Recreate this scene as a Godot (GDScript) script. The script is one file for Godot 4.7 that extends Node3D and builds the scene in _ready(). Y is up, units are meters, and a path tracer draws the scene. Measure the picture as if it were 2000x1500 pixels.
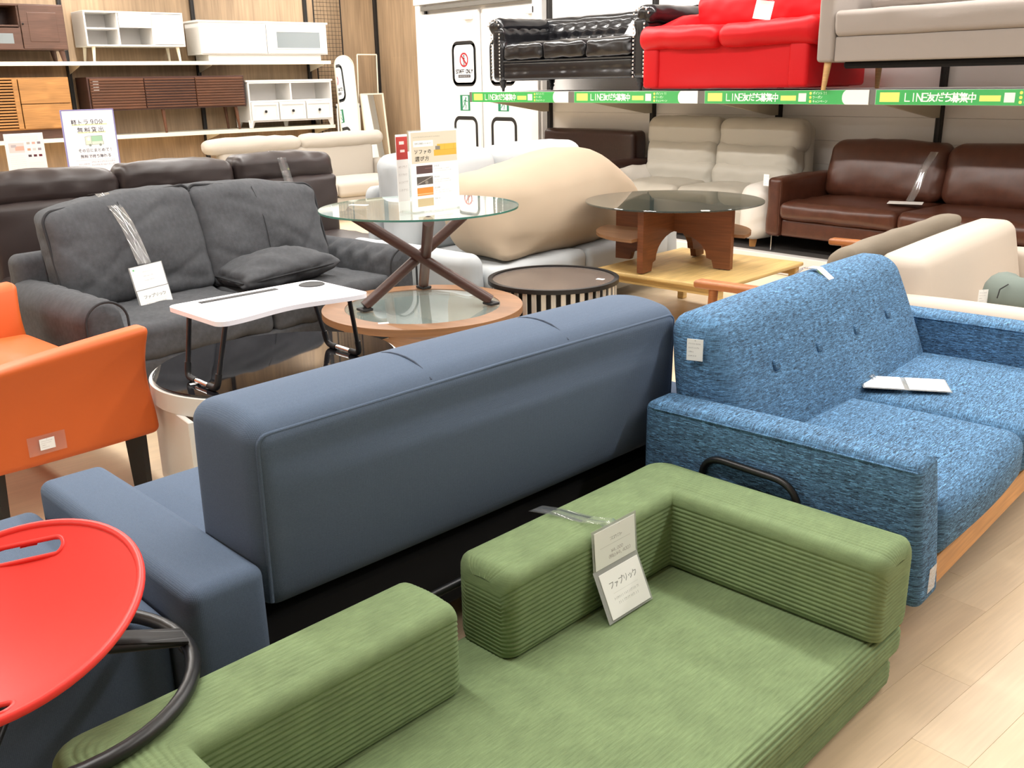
extends Node3D
# A furniture shop floor: sofas, low tables and wall shelves. Units are metres, y is up.
# The sofa shelving runs along x (wall at z = -7.7), the cabinet shelving along z (wall at x = -11.8).

# ---------------------------------------------------------------- mesh collector
class B:
	var st := SurfaceTool.new()
	var x := Transform3D()
	func _init(smooth := true):
		st.begin(Mesh.PRIMITIVE_TRIANGLES)
		st.set_smooth_group(0 if smooth else -1)
	func sm(smooth: bool): st.set_smooth_group(0 if smooth else -1)
	func tri(a: Vector3, b: Vector3, c: Vector3):
		st.add_vertex(x * a); st.add_vertex(x * b); st.add_vertex(x * c)
	func quad(a: Vector3, b: Vector3, c: Vector3, d: Vector3):
		tri(a, b, c); tri(a, c, d)
	func done() -> ArrayMesh:
		st.index(); st.generate_normals(); return st.commit()

var used := {}
var M := {}
var noise := FastNoiseLite.new()

func numbered(n: String) -> String:
	if not used.has(n):
		used[n] = 0
		return n
	used[n] += 1
	return "%s_%03d" % [n, used[n]]

func thing(called: String, label: String, category: String, at := Vector3.ZERO, turn := 0.0, group := "") -> Node3D:
	var o := Node3D.new()
	o.name = numbered(called)
	add_child(o)
	o.position = at
	o.rotation_degrees.y = turn
	o.set_meta("label", label)
	o.set_meta("category", category)
	if group: o.set_meta("group", group)
	return o

func part(parent: Node3D, called: String, shape, material: Material, label := "") -> MeshInstance3D:
	var o := MeshInstance3D.new()
	o.name = called
	o.mesh = shape.done() if shape is B else shape
	o.material_override = material
	parent.add_child(o, true)
	if label: o.set_meta("label", label)
	return o

func struct(called: String, shape, material: Material) -> MeshInstance3D:
	var o := MeshInstance3D.new()
	o.name = numbered(called)
	o.mesh = shape.done() if shape is B else shape
	o.material_override = material
	add_child(o)
	o.set_meta("kind", "structure")
	return o

# ---------------------------------------------------------------- shapes
func box(b: B, c: Vector3, s: Vector3, ch := 0.003) -> B:
	# a chamfered box, flat shaded
	b.sm(false)
	var h := s * 0.5
	ch = minf(ch, minf(h.x, minf(h.y, h.z)) * 0.6)
	var q := func(i: int, k: int) -> Vector3:
		var g := Vector3(1 if i & 1 else -1, 1 if i & 2 else -1, 1 if i & 4 else -1)
		var v := h - Vector3(ch, ch, ch)
		v[k] = h[k]
		return c + g * v
	for k in 3:
		var u := (k + 1) % 3
		var w := (k + 2) % 3
		for sgn in 2:
			var i0: int = (sgn << k)
			var a: Vector3 = q.call(i0, k)
			var bb: Vector3 = q.call(i0 | (1 << u), k)
			var cc: Vector3 = q.call(i0 | (1 << u) | (1 << w), k)
			var d: Vector3 = q.call(i0 | (1 << w), k)
			if sgn: b.quad(a, d, cc, bb)
			else: b.quad(a, bb, cc, d)
			# the edges between faces k and u
			for s2 in 2:
				var j0: int = (sgn << k) | (s2 << u)
				var j1: int = j0 | (1 << w)
				var e0: Vector3 = q.call(j0, k)
				var e1: Vector3 = q.call(j1, k)
				var f1: Vector3 = q.call(j1, u)
				var f0: Vector3 = q.call(j0, u)
				if (sgn + s2) % 2 == 0: b.quad(e0, f0, f1, e1)
				else: b.quad(e0, e1, f1, f0)
	for i in 8:
		var a2: Vector3 = q.call(i, 0)
		var b2: Vector3 = q.call(i, 1)
		var c2: Vector3 = q.call(i, 2)
		var neg := (0 if i & 1 else 1) + (0 if i & 2 else 1) + (0 if i & 4 else 1)
		if neg % 2 == 0: b.tri(a2, c2, b2)
		else: b.tri(a2, b2, c2)
	b.sm(true)
	return b

func samples(h: float, r: float, n: int) -> PackedFloat32Array:
	var o := PackedFloat32Array()
	for k in 4: o.append(-(h - r) - r * tan(PI / 4 * (3 - k) / 3.0))
	for k in range(1, n): o.append(lerpf(-(h - r), h - r, float(k) / n))
	for k in 4: o.append((h - r) + r * tan(PI / 4 * k / 3.0))
	return o

func soft(b: B, c: Vector3, s: Vector3, r: float, n := 4, f = null) -> B:
	# a rounded box on a grid; f(point about the centre) may bend it
	var h := s * 0.5
	r = minf(r, minf(h.x, minf(h.y, h.z)) * 0.98)
	var inn := h - Vector3(r, r, r)
	var sx := [samples(h.x, r, n), samples(h.y, r, n), samples(h.z, r, n)]
	for k in 3:
		var u := (k + 1) % 3
		var w := (k + 2) % 3
		var su: PackedFloat32Array = sx[u]
		var sw: PackedFloat32Array = sx[w]
		for sgn: float in [-1.0, 1.0]:
			var g := []
			for i in su.size():
				var row := PackedVector3Array()
				for j in sw.size():
					var p := Vector3()
					p[k] = sgn * h[k]; p[u] = su[i]; p[w] = sw[j]
					var q := p.clamp(-inn, inn)
					p = q + (p - q).normalized() * r
					if f != null: p = f.call(p)
					row.append(c + p)
				g.append(row)
			for i in su.size() - 1:
				for j in sw.size() - 1:
					if sgn < 0: b.quad(g[i][j], g[i + 1][j], g[i + 1][j + 1], g[i][j + 1])
					else: b.quad(g[i][j], g[i][j + 1], g[i + 1][j + 1], g[i + 1][j])
	return b

func puff(s: Vector3, bulge: Vector3, wrinkle := 0.0, freq := 4.0, seed := 0.0, more = null) -> Callable:
	# cushion filling: faces swell in the middle; wrinkle adds uneven folds
	var h := s * 0.5
	return func(p: Vector3) -> Vector3:
		var a := (p / h).clamp(-Vector3.ONE, Vector3.ONE)
		var k := Vector3.ONE - a * a
		var q := p
		q.x += bulge.x * a.x * k.y * k.z
		q.y += bulge.y * a.y * k.x * k.z
		q.z += bulge.z * a.z * k.x * k.y
		if wrinkle > 0.0:
			var m: float = noise.get_noise_3d(p.x * freq + seed, p.y * freq - seed, p.z * freq + seed * 2.0)
			q += a * wrinkle * m
		if more != null: q = more.call(q, a)
		return q

func cush(c: Vector3, s: Vector3, r: float, bulge: Vector3, wrinkle := 0.0, n := 8, freq := 4.0, seed := 0.0, more = null) -> B:
	return soft(B.new(), c, s, r, n, puff(s, bulge, wrinkle, freq, seed, more))

func tube(b: B, pts: PackedVector3Array, r: float, sides := 10, closed := false, r2 := -1.0) -> B:
	var n := pts.size()
	var t0: Vector3 = (pts[1] - pts[0]).normalized()
	var up := Vector3.UP if absf(t0.y) < 0.9 else Vector3.RIGHT
	var nx := t0.cross(up).normalized()
	var rings := []
	for i in n:
		var a: Vector3 = pts[(i - 1 + n) % n] if (closed or i > 0) else pts[i]
		var c: Vector3 = pts[(i + 1) % n] if (closed or i < n - 1) else pts[i]
		var t := (c - a).normalized()
		nx = (nx - t * nx.dot(t)).normalized()
		var ny := t.cross(nx)
		var ring := PackedVector3Array()
		var rr := r if r2 < 0.0 else lerpf(r, r2, float(i) / (n - 1))
		for k in sides:
			var g := TAU * k / sides
			ring.append(pts[i] + (nx * cos(g) + ny * sin(g)) * rr)
		rings.append(ring)
	var m := n if closed else n - 1
	for i in m:
		var ra: PackedVector3Array = rings[i]
		var rb: PackedVector3Array = rings[(i + 1) % n]
		var off := 0
		if closed and i == n - 1:
			var best := 1e9
			for o in sides:
				var d := ra[0].distance_to(rb[o])
				if d < best: best = d; off = o
		for k in sides:
			b.quad(ra[k], ra[(k + 1) % sides], rb[(k + 1 + off) % sides], rb[(k + off) % sides])
	if not closed:
		b.sm(false)
		for k in range(1, sides - 1):
			b.tri(rings[0][0], rings[0][k + 1], rings[0][k])
			b.tri(rings[n - 1][0], rings[n - 1][k], rings[n - 1][k + 1])
		b.sm(true)
	return b

func rod(b: B, a: Vector3, c: Vector3, r: float, r2 := -1.0, sides := 12) -> B:
	return tube(b, PackedVector3Array([a, c]), r, sides, false, r2)

func bend(pts: Array, r: float, n := 5) -> PackedVector3Array:
	# a polyline with rounded corners
	var o := PackedVector3Array([pts[0]])
	for i in range(1, pts.size() - 1):
		var p: Vector3 = pts[i]
		var a: Vector3 = pts[i - 1]
		var c: Vector3 = pts[i + 1]
		var rr := minf(r, minf(p.distance_to(a), p.distance_to(c)) * 0.49)
		var u := p + (a - p).normalized() * rr
		var v := p + (c - p).normalized() * rr
		for k in n + 1:
			var t := float(k) / n
			o.append(u.lerp(p, t).lerp(p.lerp(v, t), t))
	o.append(pts[-1])
	return o

func lathe(b: B, prof: Array, segs := 32, c := Vector3.ZERO, sc := Vector2.ONE, sharp := true) -> B:
	# prof: Vector2(radius, height) from bottom to top, outer side; sc stretches to an oval
	for i in prof.size() - 1:
		var p: Vector2 = prof[i]
		var q: Vector2 = prof[i + 1]
		if sharp: b.st.set_smooth_group(i + 1)
		for k in segs:
			var a := TAU * k / segs
			var d := TAU * (k + 1) / segs
			var f := func(v: Vector2, g: float) -> Vector3: return c + Vector3(v.x * cos(g) * sc.x, v.y, v.x * sin(g) * sc.y)
			var p0: Vector3 = f.call(p, a)
			var p1: Vector3 = f.call(p, d)
			var q0: Vector3 = f.call(q, a)
			var q1: Vector3 = f.call(q, d)
			if p.x > 0.0: b.tri(p0, p1, q1)
			if q.x > 0.0: b.tri(p0, q1, q0)
	b.sm(true)
	return b

func prism(b: B, poly: PackedVector2Array, z0: float, z1: float) -> B:
	# polygon in x, y pushed from z0 to z1
	b.sm(false)
	var idx := Geometry2D.triangulate_polygon(poly)
	for i in range(0, idx.size(), 3):
		var a := poly[idx[i]]
		var c := poly[idx[i + 1]]
		var d := poly[idx[i + 2]]
		b.tri(Vector3(a.x, a.y, z1), Vector3(d.x, d.y, z1), Vector3(c.x, c.y, z1))
		b.tri(Vector3(a.x, a.y, z0), Vector3(c.x, c.y, z0), Vector3(d.x, d.y, z0))
	var cw := Geometry2D.is_polygon_clockwise(poly)
	for i in poly.size():
		var a := poly[i]
		var c := poly[(i + 1) % poly.size()]
		if cw: b.quad(Vector3(a.x, a.y, z0), Vector3(a.x, a.y, z1), Vector3(c.x, c.y, z1), Vector3(c.x, c.y, z0))
		else: b.quad(Vector3(a.x, a.y, z0), Vector3(c.x, c.y, z0), Vector3(c.x, c.y, z1), Vector3(a.x, a.y, z1))
	b.sm(true)
	return b

func ribbon(b: B, pts: Array, across: Vector3, t := 0.0006) -> B:
	# a strip of film with a little thickness
	b.sm(true)
	for i in pts.size() - 1:
		var p: Vector3 = pts[i]
		var q: Vector3 = pts[i + 1]
		var nn := (q - p).cross(across).normalized() * t
		var h := across * 0.5
		b.quad(p - h + nn, p + h + nn, q + h + nn, q - h + nn)
		b.quad(p - h - nn, q - h - nn, q + h - nn, p + h - nn)
		b.quad(p - h - nn, p - h + nn, q - h + nn, q - h - nn)
		b.quad(p + h - nn, q + h - nn, q + h + nn, p + h + nn)
	return b

func rrect(w: float, h: float, r: float, n := 6) -> PackedVector2Array:
	var o := PackedVector2Array()
	for k in 4:
		var cx := (w / 2 - r) * (1 if k == 0 or k == 3 else -1)
		var cy := (h / 2 - r) * (1 if k < 2 else -1)
		for i in n + 1:
			var a := PI / 2 * (k + float(i) / n)
			o.append(Vector2(cx + r * cos(a), cy + r * sin(a)))
	return o

func ring_prism(b: B, outer: PackedVector2Array, inner: PackedVector2Array, z0: float, z1: float) -> B:
	b.sm(false)
	var n := outer.size()
	var v := func(p: Vector2, z: float) -> Vector3: return Vector3(p.x, p.y, z)
	for i in n:
		var j := (i + 1) % n
		b.quad(v.call(outer[i], z1), v.call(inner[i], z1), v.call(inner[j], z1), v.call(outer[j], z1))
		b.quad(v.call(outer[i], z0), v.call(outer[j], z0), v.call(inner[j], z0), v.call(inner[i], z0))
		b.quad(v.call(outer[i], z0), v.call(outer[i], z1), v.call(outer[j], z1), v.call(outer[j], z0))
		b.quad(v.call(inner[i], z0), v.call(inner[j], z0), v.call(inner[j], z1), v.call(inner[i], z1))
	b.sm(true)
	return b

func bx(c: Vector3, s: Vector3, ch := 0.003) -> B:
	return box(B.new(), c, s, ch)

func sheet(w: float, h: float) -> QuadMesh:
	var q := QuadMesh.new()
	q.size = Vector2(w, h)
	return q

# ---------------------------------------------------------------- textures and materials
func gray_tex(n: int, f: Callable) -> Image:
	var im := Image.create(n, n, false, Image.FORMAT_RGB8)
	for y in n:
		for x in n:
			var v: float = f.call(x, y)
			im.set_pixel(x, y, Color(v, v, v))
	return im

func tx(im: Image) -> ImageTexture:
	im.generate_mipmaps()
	return ImageTexture.create_from_image(im)

func normal_of(im: Image, k: float) -> ImageTexture:
	var c: Image = im.duplicate()
	c.bump_map_to_normal_map(k)
	return tx(c)

func mat(col: String, rough := 0.8, extra := {}) -> StandardMaterial3D:
	var m := StandardMaterial3D.new()
	m.albedo_color = Color(col)
	m.roughness = rough
	for k in extra: m.set(k, extra[k])
	return m

func tri_map(m: StandardMaterial3D, scale: Vector3, albedo: Texture2D = null, normal: Texture2D = null, depth := 1.0) -> StandardMaterial3D:
	m.uv1_triplanar = true
	m.uv1_scale = scale
	if albedo: m.albedo_texture = albedo
	if normal:
		m.normal_enabled = true
		m.normal_texture = normal
		m.normal_scale = depth
	return m

func field(n: int, w: int, h: int, freq: float, seed: int, kind := FastNoiseLite.TYPE_SIMPLEX_SMOOTH) -> Image:
	# noise without a seam, made at w by h and stretched to n by n; values about 0.5
	var f := FastNoiseLite.new()
	f.seed = seed
	f.noise_type = kind
	f.frequency = freq
	f.fractal_octaves = 3
	var im := f.get_seamless_image(w, h)
	im.convert(Image.FORMAT_RGB8)
	im.resize(n, n, Image.INTERPOLATE_CUBIC)
	return im

func make_materials():
	noise.seed = 7
	noise.frequency = 1.0
	noise.fractal_octaves = 2
	var rng := RandomNumberGenerator.new()
	rng.seed = 11
	# woven cloth: over and under threads
	var weave := gray_tex(128, func(x, y):
		var i := int(x / 4.0)
		var j := int(y / 4.0)
		var u := absf(sin(PI * (x % 4 + 0.5) / 4.0))
		var v := absf(sin(PI * (y % 4 + 0.5) / 4.0))
		return clampf((u if (i + j) % 2 == 0 else v) * 0.8 + 0.1 + rng.randf() * 0.1, 0, 1))
	var weave_n := normal_of(weave, 2.0)
	var weave_c := gray_tex(256, func(x, y): return clampf(0.88 + 0.07 * rng.randfn(), 0, 1))
	# tweed: short flecks of many blues
	var tw := Image.create(512, 512, false, Image.FORMAT_RGB8)
	tw.fill(Color(0.48, 0.48, 0.48))
	for i in 30000:
		var x := rng.randi() % 512
		var y := rng.randi() % 512
		var l := 7 + rng.randi() % 16
		var v := clampf(0.60 + rng.randfn() * 0.20, 0.15, 1.0)
		if rng.randf() < 0.05: v = 0.95
		var c := Color(v * 0.94, v, v * 1.0)
		for k in l:
			tw.set_pixel((x + k) % 512, y, c)
			if l > 19: tw.set_pixel((x + k) % 512, (y + 1) % 512, c)
	var tweed := tx(tw)
	var tweed_n := normal_of(tw, 3.0)
	# leather grain
	var leather := field(256, 256, 256, 0.06, 5, FastNoiseLite.TYPE_CELLULAR)
	var leather_n := normal_of(leather, 1.6)
	var b0 := field(256, 256, 256, 0.012, 21)
	var b1 := field(256, 256, 256, 0.05, 22)
	var blotch := gray_tex(256, func(x, y): return clampf(0.90 + 0.14 * (b0.get_pixel(x, y).r - 0.5) + 0.07 * (b1.get_pixel(x, y).r - 0.5), 0, 1))
	var blotch_t := tx(blotch)
	# wood grain along u
	var g0 := field(512, 32, 256, 0.03, 31)
	var g1 := field(512, 24, 512, 0.12, 32)
	var wood := gray_tex(512, func(x, y): return clampf(0.88 + 0.16 * (g0.get_pixel(x, y).r - 0.5) + 0.14 * (g1.get_pixel(x, y).r - 0.5), 0, 1))
	var pale := gray_tex(512, func(x, y): return clampf(0.95 + 0.05 * (g0.get_pixel(x, y).r - 0.5) + 0.05 * (g1.get_pixel(x, y).r - 0.5), 0, 1))
	pale.rotate_90(CLOCKWISE)
	var pale_t := tx(pale)
	var wood_t := tx(wood)
	var wood_v := wood.duplicate()
	wood_v.rotate_90(CLOCKWISE)
	var wood_vt := tx(wood_v)
	# brushed cord pile: fine lines along u with patches where the nap lies the other way
	var c0 := field(512, 256, 256, 0.015, 41)
	var c1 := field(512, 40, 512, 0.25, 42)
	var cord := gray_tex(512, func(x, y): return clampf(0.88 + 0.10 * (c0.get_pixel(x, y).r - 0.5) + 0.16 * (c1.get_pixel(x, y).r - 0.5) + rng.randfn() * 0.02, 0, 1))
	var cord_t := tx(cord)

	M.navy = tri_map(mat("61728a", 0.95), Vector3.ONE * 9, tx(weave_c), weave_n, 0.6)
	M.navy_dark = mat("3c4656", 0.95)
	M.tweed = tri_map(mat("86b8ec", 0.95), Vector3.ONE * 2.2, tweed, tweed_n, 0.5)
	M.cord = tri_map(mat("869c6e", 0.95), Vector3.ONE * 2.2, cord_t)
	M.orange = tri_map(mat("d06024", 0.5), Vector3.ONE * 30, null, leather_n, 0.08)
	M.red_plastic = mat("f03a34", 0.42)
	M.black_metal = mat("18181a", 0.38)
	M.black = mat("101011", 0.6)
	M.black_cloth = mat("0d0d10", 0.95)
	M.chrome = mat("d8d8da", 0.15, {"metallic": 1.0})
	M.grey_cloth = tri_map(mat("505256", 0.95), Vector3.ONE * 9, tx(blotch), weave_n, 0.3)
	M.grey_piping = mat("2c2d30", 0.9)
	M.leather_dark = tri_map(mat("302726", 0.42), Vector3.ONE * 14, null, leather_n, 0.35)
	M.leather_brown = tri_map(mat("5a3426", 0.32), Vector3(3, 3, 3), blotch_t)
	M.leather_black = tri_map(mat("17171a", 0.22), Vector3.ONE * 12, null, leather_n, 0.12)
	M.leather_choc = tri_map(mat("3e241f", 0.3), Vector3.ONE * 8, blotch_t, leather_n, 0.2)
	M.leather_ivory = tri_map(mat("b4afa4", 0.5), Vector3.ONE * 10, null, leather_n, 0.2)
	M.leather_white = tri_map(mat("dedad4", 0.5), Vector3.ONE * 10, null, leather_n, 0.2)
	M.leather_red = tri_map(mat("c4171d", 0.45, {"metallic_specular": 0.3}), Vector3.ONE * 12, null, leather_n, 0.2)
	M.light_grey = tri_map(mat("b4b8ba", 0.95), Vector3.ONE * 20, null, weave_n, 0.3)
	M.beige_cloth = tri_map(mat("b9b1a6", 0.95), Vector3.ONE * 20, null, weave_n, 0.3)
	M.bag = tri_map(mat("ac9a84", 0.9), Vector3.ONE * 30, null, weave_n, 0.15)
	M.cream = tri_map(mat("c4b7a9", 0.6), Vector3.ONE * 8, null, leather_n, 0.12)
	M.olive = tri_map(mat("7d7263", 0.95), Vector3.ONE * 16, null, weave_n, 0.6)
	M.shelf_grey = tri_map(mat("988f88", 0.95), Vector3.ONE * 20, null, weave_n, 0.4)
	M.pillow_green = mat("6d7770", 0.95)
	M.white = mat("e4e2de", 0.45)
	M.white_gloss = mat("e8e7e4", 0.25)
	M.laptop_white = mat("f3eff4", 0.35)
	M.ivory_shelf = mat("efe7d2", 0.5)
	M.wood_ash = tri_map(mat("d9ad72", 0.5), Vector3(1.2, 1.2, 1.2), wood_t)
	M.wood_yellow = tri_map(mat("ecc680", 0.45), Vector3(1.2, 1.2, 1.2), wood_t)
	M.wood_oak = tri_map(mat("c58d50", 0.45), Vector3(1.2, 1.2, 1.2), wood_t)
	M.wood_rail = tri_map(mat("e0a05c", 0.5), Vector3(1.2, 1.2, 1.2), wood_t)
	M.wood_walnut = tri_map(mat("8a5230", 0.4), Vector3(1.2, 1.2, 1.2), wood_t)
	M.wood_rim = tri_map(mat("a0734e", 0.42), Vector3(1.2, 1.2, 1.2), wood_t)
	M.wood_dark = tri_map(mat("50322a", 0.4), Vector3(1.2, 1.2, 1.2), wood_t)
	M.wood_slat = tri_map(mat("6c432c", 0.45), Vector3(1.2, 1.2, 1.2), wood_t)
	M.wood_brown = tri_map(mat("6c4d3f", 0.5), Vector3(1.2, 1.2, 1.2), wood_t)
	M.wood_wall = tri_map(mat("b89c7c", 0.6), Vector3(0.55, 0.55, 0.55), wood_vt)
	M.wood_arm = tri_map(mat("b9713c", 0.4), Vector3(1.2, 1.2, 1.2), wood_t)
	for k in 4:
		M["plank%d" % k] = tri_map(mat(["e2c8a6", "dfc5a2", "e4cbab", "dec4a4"][k], 0.38), Vector3(1.3, 1.3, 1.3), pale_t)
	M.floor_base = tri_map(mat("e2ccab", 0.4), Vector3(1.3, 1.3, 1.3), pale_t)
	M.wall = mat("efedea", 0.8)
	M.panel = mat("eeebe8", 0.7)
	M.upright = mat("1b1817", 0.55)
	M.bracket = mat("b9b09c", 0.6)
	M.door = mat("f3f2f0", 0.4)
	M.ceiling = mat("d6d6d4", 0.9)
	M.lamp = mat("ffffff", 0.5, {"emission_enabled": true, "emission": Color(1, 0.98, 0.95), "emission_energy_multiplier": 3.0})
	M.mirror = mat("f2f6f5", 0.02, {"metallic": 1.0})
	M.glass = mat("d6ece6", 0.02, {"transparency": BaseMaterial3D.TRANSPARENCY_ALPHA})
	M.glass.albedo_color.a = 0.14
	M.glass_edge = mat("3e7a6c", 0.1, {"transparency": BaseMaterial3D.TRANSPARENCY_ALPHA})
	M.glass_edge.albedo_color.a = 0.8
	M.smoke_glass = mat("3a4440", 0.02, {"transparency": BaseMaterial3D.TRANSPARENCY_ALPHA})
	M.smoke_glass.albedo_color.a = 0.55
	M.black_glass = mat("17171a", 0.03)
	M.brown_glass = mat("6a605a", 0.06)
	M.film = mat("e4e8e8", 0.05, {"transparency": BaseMaterial3D.TRANSPARENCY_ALPHA})
	M.film.albedo_color.a = 0.07
	M.sleeve = mat("c9cac8", 0.08, {"transparency": BaseMaterial3D.TRANSPARENCY_ALPHA})
	M.sleeve.albedo_color.a = 0.45
	M.paper = mat("f7f6f3", 0.6)
	M.grey_plastic = mat("6d6a64", 0.5)
	M.table_white = mat("d9d7d0", 0.4)
	M.table_beige = mat("b9ab9c", 0.5)
	M.brass = mat("c9c9c6", 0.25, {"metallic": 1.0})
	M.window_grey = mat("8d969a", 0.1)
	M.steel = mat("cfcfcd", 0.25, {"metallic": 0.7})
	M.deck = mat("4a4644", 0.8)
	M.label_green = mat("2b7a54", 0.5)

# ---------------------------------------------------------------- print: strokes of the characters on a 16 by 16 field
const STROKES := {
	"友": [[1,4,15,4],[6,0,6,6,4,11,1,15],[6,7,13,7,10,12,5,15],[7,9,15,15]],
	"だ": [[1,4,9,4],[6,1,3,14],[9,8,15,8],[8,12,10,14,15,14],[12,1,13,4],[15,0,16,3]],
	"ち": [[2,3,14,3],[8,0,5,8,9,7,14,8,14,12,11,14,6,15]],
	"募": [[1,2,15,2],[5,0,5,4],[11,0,11,4],[4,5,12,5,12,9,4,9,4,5],[4,7,12,7],[1,10,15,10],[5,10,1,14],[11,10,15,13],[4,13,12,13,11,16,9,15],[8,11,5,16]],
	"集": [[4,0,1,5],[4,2,4,9],[4,2,14,2],[4,4,13,4],[4,6,13,6],[4,9,15,9],[9,1,9,15],[1,11,15,11],[8,11,2,16],[10,11,15,16]],
	"中": [[2,4,14,4,14,11,2,11,2,4],[8,0,8,16]],
	"軽": [[0,2,7,2],[1,4,6,4,6,9,1,9,1,4],[1,6,6,6],[0,11,7,11],[3,0,3,16],[8,1,14,1,11,5,8,7],[10,3,15,7],[9,10,15,10],[12,7,12,15],[8,15,16,15]],
	"ト": [[5,1,5,15],[5,6,12,10]],
	"ラ": [[3,2,13,2],[2,6,14,6,12,11,6,15]],
	"分": [[6,1,4,5,1,8],[10,1,12,5,15,8],[4,9,12,9,11,15,9,14],[7,9,6,13,3,15]],
	"無": [[4,0,1,5],[3,2,15,2],[1,6,15,6],[1,10,15,10],[4,2,4,10],[7,2,7,10],[10,2,10,10],[13,2,13,10],[2,12,1,15],[6,12,6,15],[10,12,10,15],[13,12,15,15]],
	"料": [[4,1,4,15],[0,6,8,6],[1,2,2,5],[7,2,6,5],[4,7,0,12],[4,7,8,11],[10,3,12,5],[9,7,11,9],[14,0,14,16],[8,12,16,10]],
	"貸": [[4,0,1,4],[3,2,3,7],[5,3,14,2],[8,0,10,6,14,6],[4,8,12,8,12,13,4,13,4,8],[4,10,12,10],[4,11,12,11],[5,13,2,16],[11,13,14,16]],
	"出": [[8,0,8,15],[3,2,3,7,13,7,13,2],[1,9,1,15,15,15,15,9]],
	"そ": [[4,1,12,1,5,6],[1,7,15,7],[9,7,6,11,8,14,12,15]],
	"の": [[9,3,7,9,4,13,2,11,2,7,5,4,9,3,13,5,14,9,12,13,8,15]],
	"日": [[3,1,13,1,13,15,3,15,3,1],[3,8,13,8]],
	"に": [[3,1,2,8,3,15],[7,3,13,3],[7,11,9,14,14,14]],
	"ま": [[2,3,14,3],[2,7,14,7],[8,0,8,12,5,15,2,13,5,11,10,12,14,15]],
	"と": [[4,1,6,6],[14,4,6,6,3,10,5,14,14,14]],
	"め": [[4,2,5,8,8,13],[10,1,8,8,4,14,1,12,2,7,7,4,12,5,15,9,13,13,9,15]],
	"て": [[1,3,15,2,10,5,7,10,9,14,13,15]],
	"で": [[1,3,15,2,10,5,7,10,9,14,13,15],[12,7,13,9],[15,6,16,8]],
	"!": [[8,1,8,10],[8,14,8,15]],
	"持": [[0,4,7,4],[4,0,4,15,2,14],[0,11,7,8],[8,3,15,3],[12,0,12,6],[7,6,16,6],[7,9,16,9],[14,6,14,16,11,15],[9,11,11,13]],
	"帰": [[1,2,1,9],[4,0,4,10,1,15],[6,2,14,2,14,7,6,7],[6,4,14,4],[6,12,6,8,15,8,15,12],[7,10,13,10,13,14],[8,10,8,15],[10,7,10,16]],
	"れ": [[4,0,4,16],[0,4,7,4,0,12],[7,5,11,4,11,13,16,12]],
	"る": [[3,2,12,2,3,9,9,7,14,10,12,14,7,15,6,12,9,13]],
	"ソ": [[3,2,5,7],[13,2,11,9,4,15]],
	"フ": [[2,3,14,3,12,9,5,15]],
	"ァ": [[4,7,13,7,10,10],[8,9,8,12,5,16]],
	"選": [[2,1,4,3],[1,6,4,6,4,12,1,14],[3,13,6,15,16,15],[6,1,10,1,10,3,6,3,6,5,10,5],[12,1,16,1,16,3,12,3,12,5,16,5],[6,8,16,8],[5,11,16,11],[9,6,9,11],[13,6,13,11],[8,12,6,14],[13,12,15,14]],
	"び": [[2,3,7,3,3,9,5,14,9,13,11,8,10,2,12,7,15,9],[13,2,14,4],[15,1,16,3]],
	"方": [[8,0,8,3],[1,4,15,4],[6,4,5,10,1,15],[6,8,13,8,12,14,9,15]],
	"ブ": [[2,3,13,3,11,9,5,15],[13,0,14,2],[15,0,16,2]],
	"リ": [[4,2,4,9],[12,1,12,8,7,15]],
	"ッ": [[3,6,4,9],[8,5,9,8],[13,6,12,11,7,15]],
	"ク": [[5,1,2,7],[5,4,13,4,11,10,5,15]],
	"ロ": [[3,3,13,3,13,14,3,14,3,3]],
	"ア": [[2,3,14,3,10,7],[8,5,8,10,4,15]],
	"税": [[6,0,1,2],[0,5,7,5],[4,2,4,16],[4,6,0,11],[4,7,7,10],[9,0,10,3],[14,0,13,3],[9,4,14,4,14,8,9,8,9,4],[10,8,9,12,7,15],[13,8,13,15,16,15]],
	"込": [[2,1,4,4],[1,7,4,7,4,12,1,14],[3,13,6,15,16,15],[9,1,11,6,15,12],[10,6,6,12]],
	"ポ": [[2,5,14,5],[8,1,8,15],[4,8,2,13],[12,8,14,13],[13,0,15,1,14,3,12,2,13,0]],
	"イ": [[13,1,8,7,2,10],[8,7,8,15]],
	"ン": [[2,3,6,5],[2,14,9,11,14,4]],
	"ー": [[2,8,14,8]],
	"キ": [[3,5,13,4],[2,10,14,9],[7,1,10,15]],
	"ャ": [[4,9,13,7,11,11],[6,6,9,16]],
	"ペ": [[1,10,6,5,15,12],[12,3,14,4,13,6,11,5,12,3]],
	"L": [[3,1,3,15,12,15]], "I": [[8,1,8,15]], "N": [[3,15,3,1,13,15,13,1]],
	"E": [[13,1,3,1,3,15,13,15],[3,8,11,8]], "S": [[13,3,10,1,5,1,3,4,5,7,11,9,13,12,11,15,5,15,3,13]],
	"T": [[2,1,14,1],[8,1,8,15]], "A": [[2,15,8,1,14,15],[4,10,12,10]], "F": [[13,1,3,1,3,15],[3,8,11,8]],
	"O": [[6,1,10,1,14,5,14,11,10,15,6,15,2,11,2,5,6,1]], "Y": [[2,1,8,8,14,1],[8,8,8,15]],
	"0": [[6,1,10,1,12,5,12,11,10,15,6,15,4,11,4,5,6,1]], "4": [[10,15,10,1,3,11,14,11]],
	"9": [[12,6,9,9,5,8,4,4,7,1,11,2,12,6,11,12,7,15]], "1": [[5,4,9,1,9,15]],
	"¥": [[3,1,8,8,13,1],[8,8,8,15],[4,9,12,9],[4,12,12,12]], ",": [[8,13,6,17]],
	"(": [[11,0,7,5,7,11,11,16]], ")": [[5,0,9,5,9,11,5,16]],
}

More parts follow.
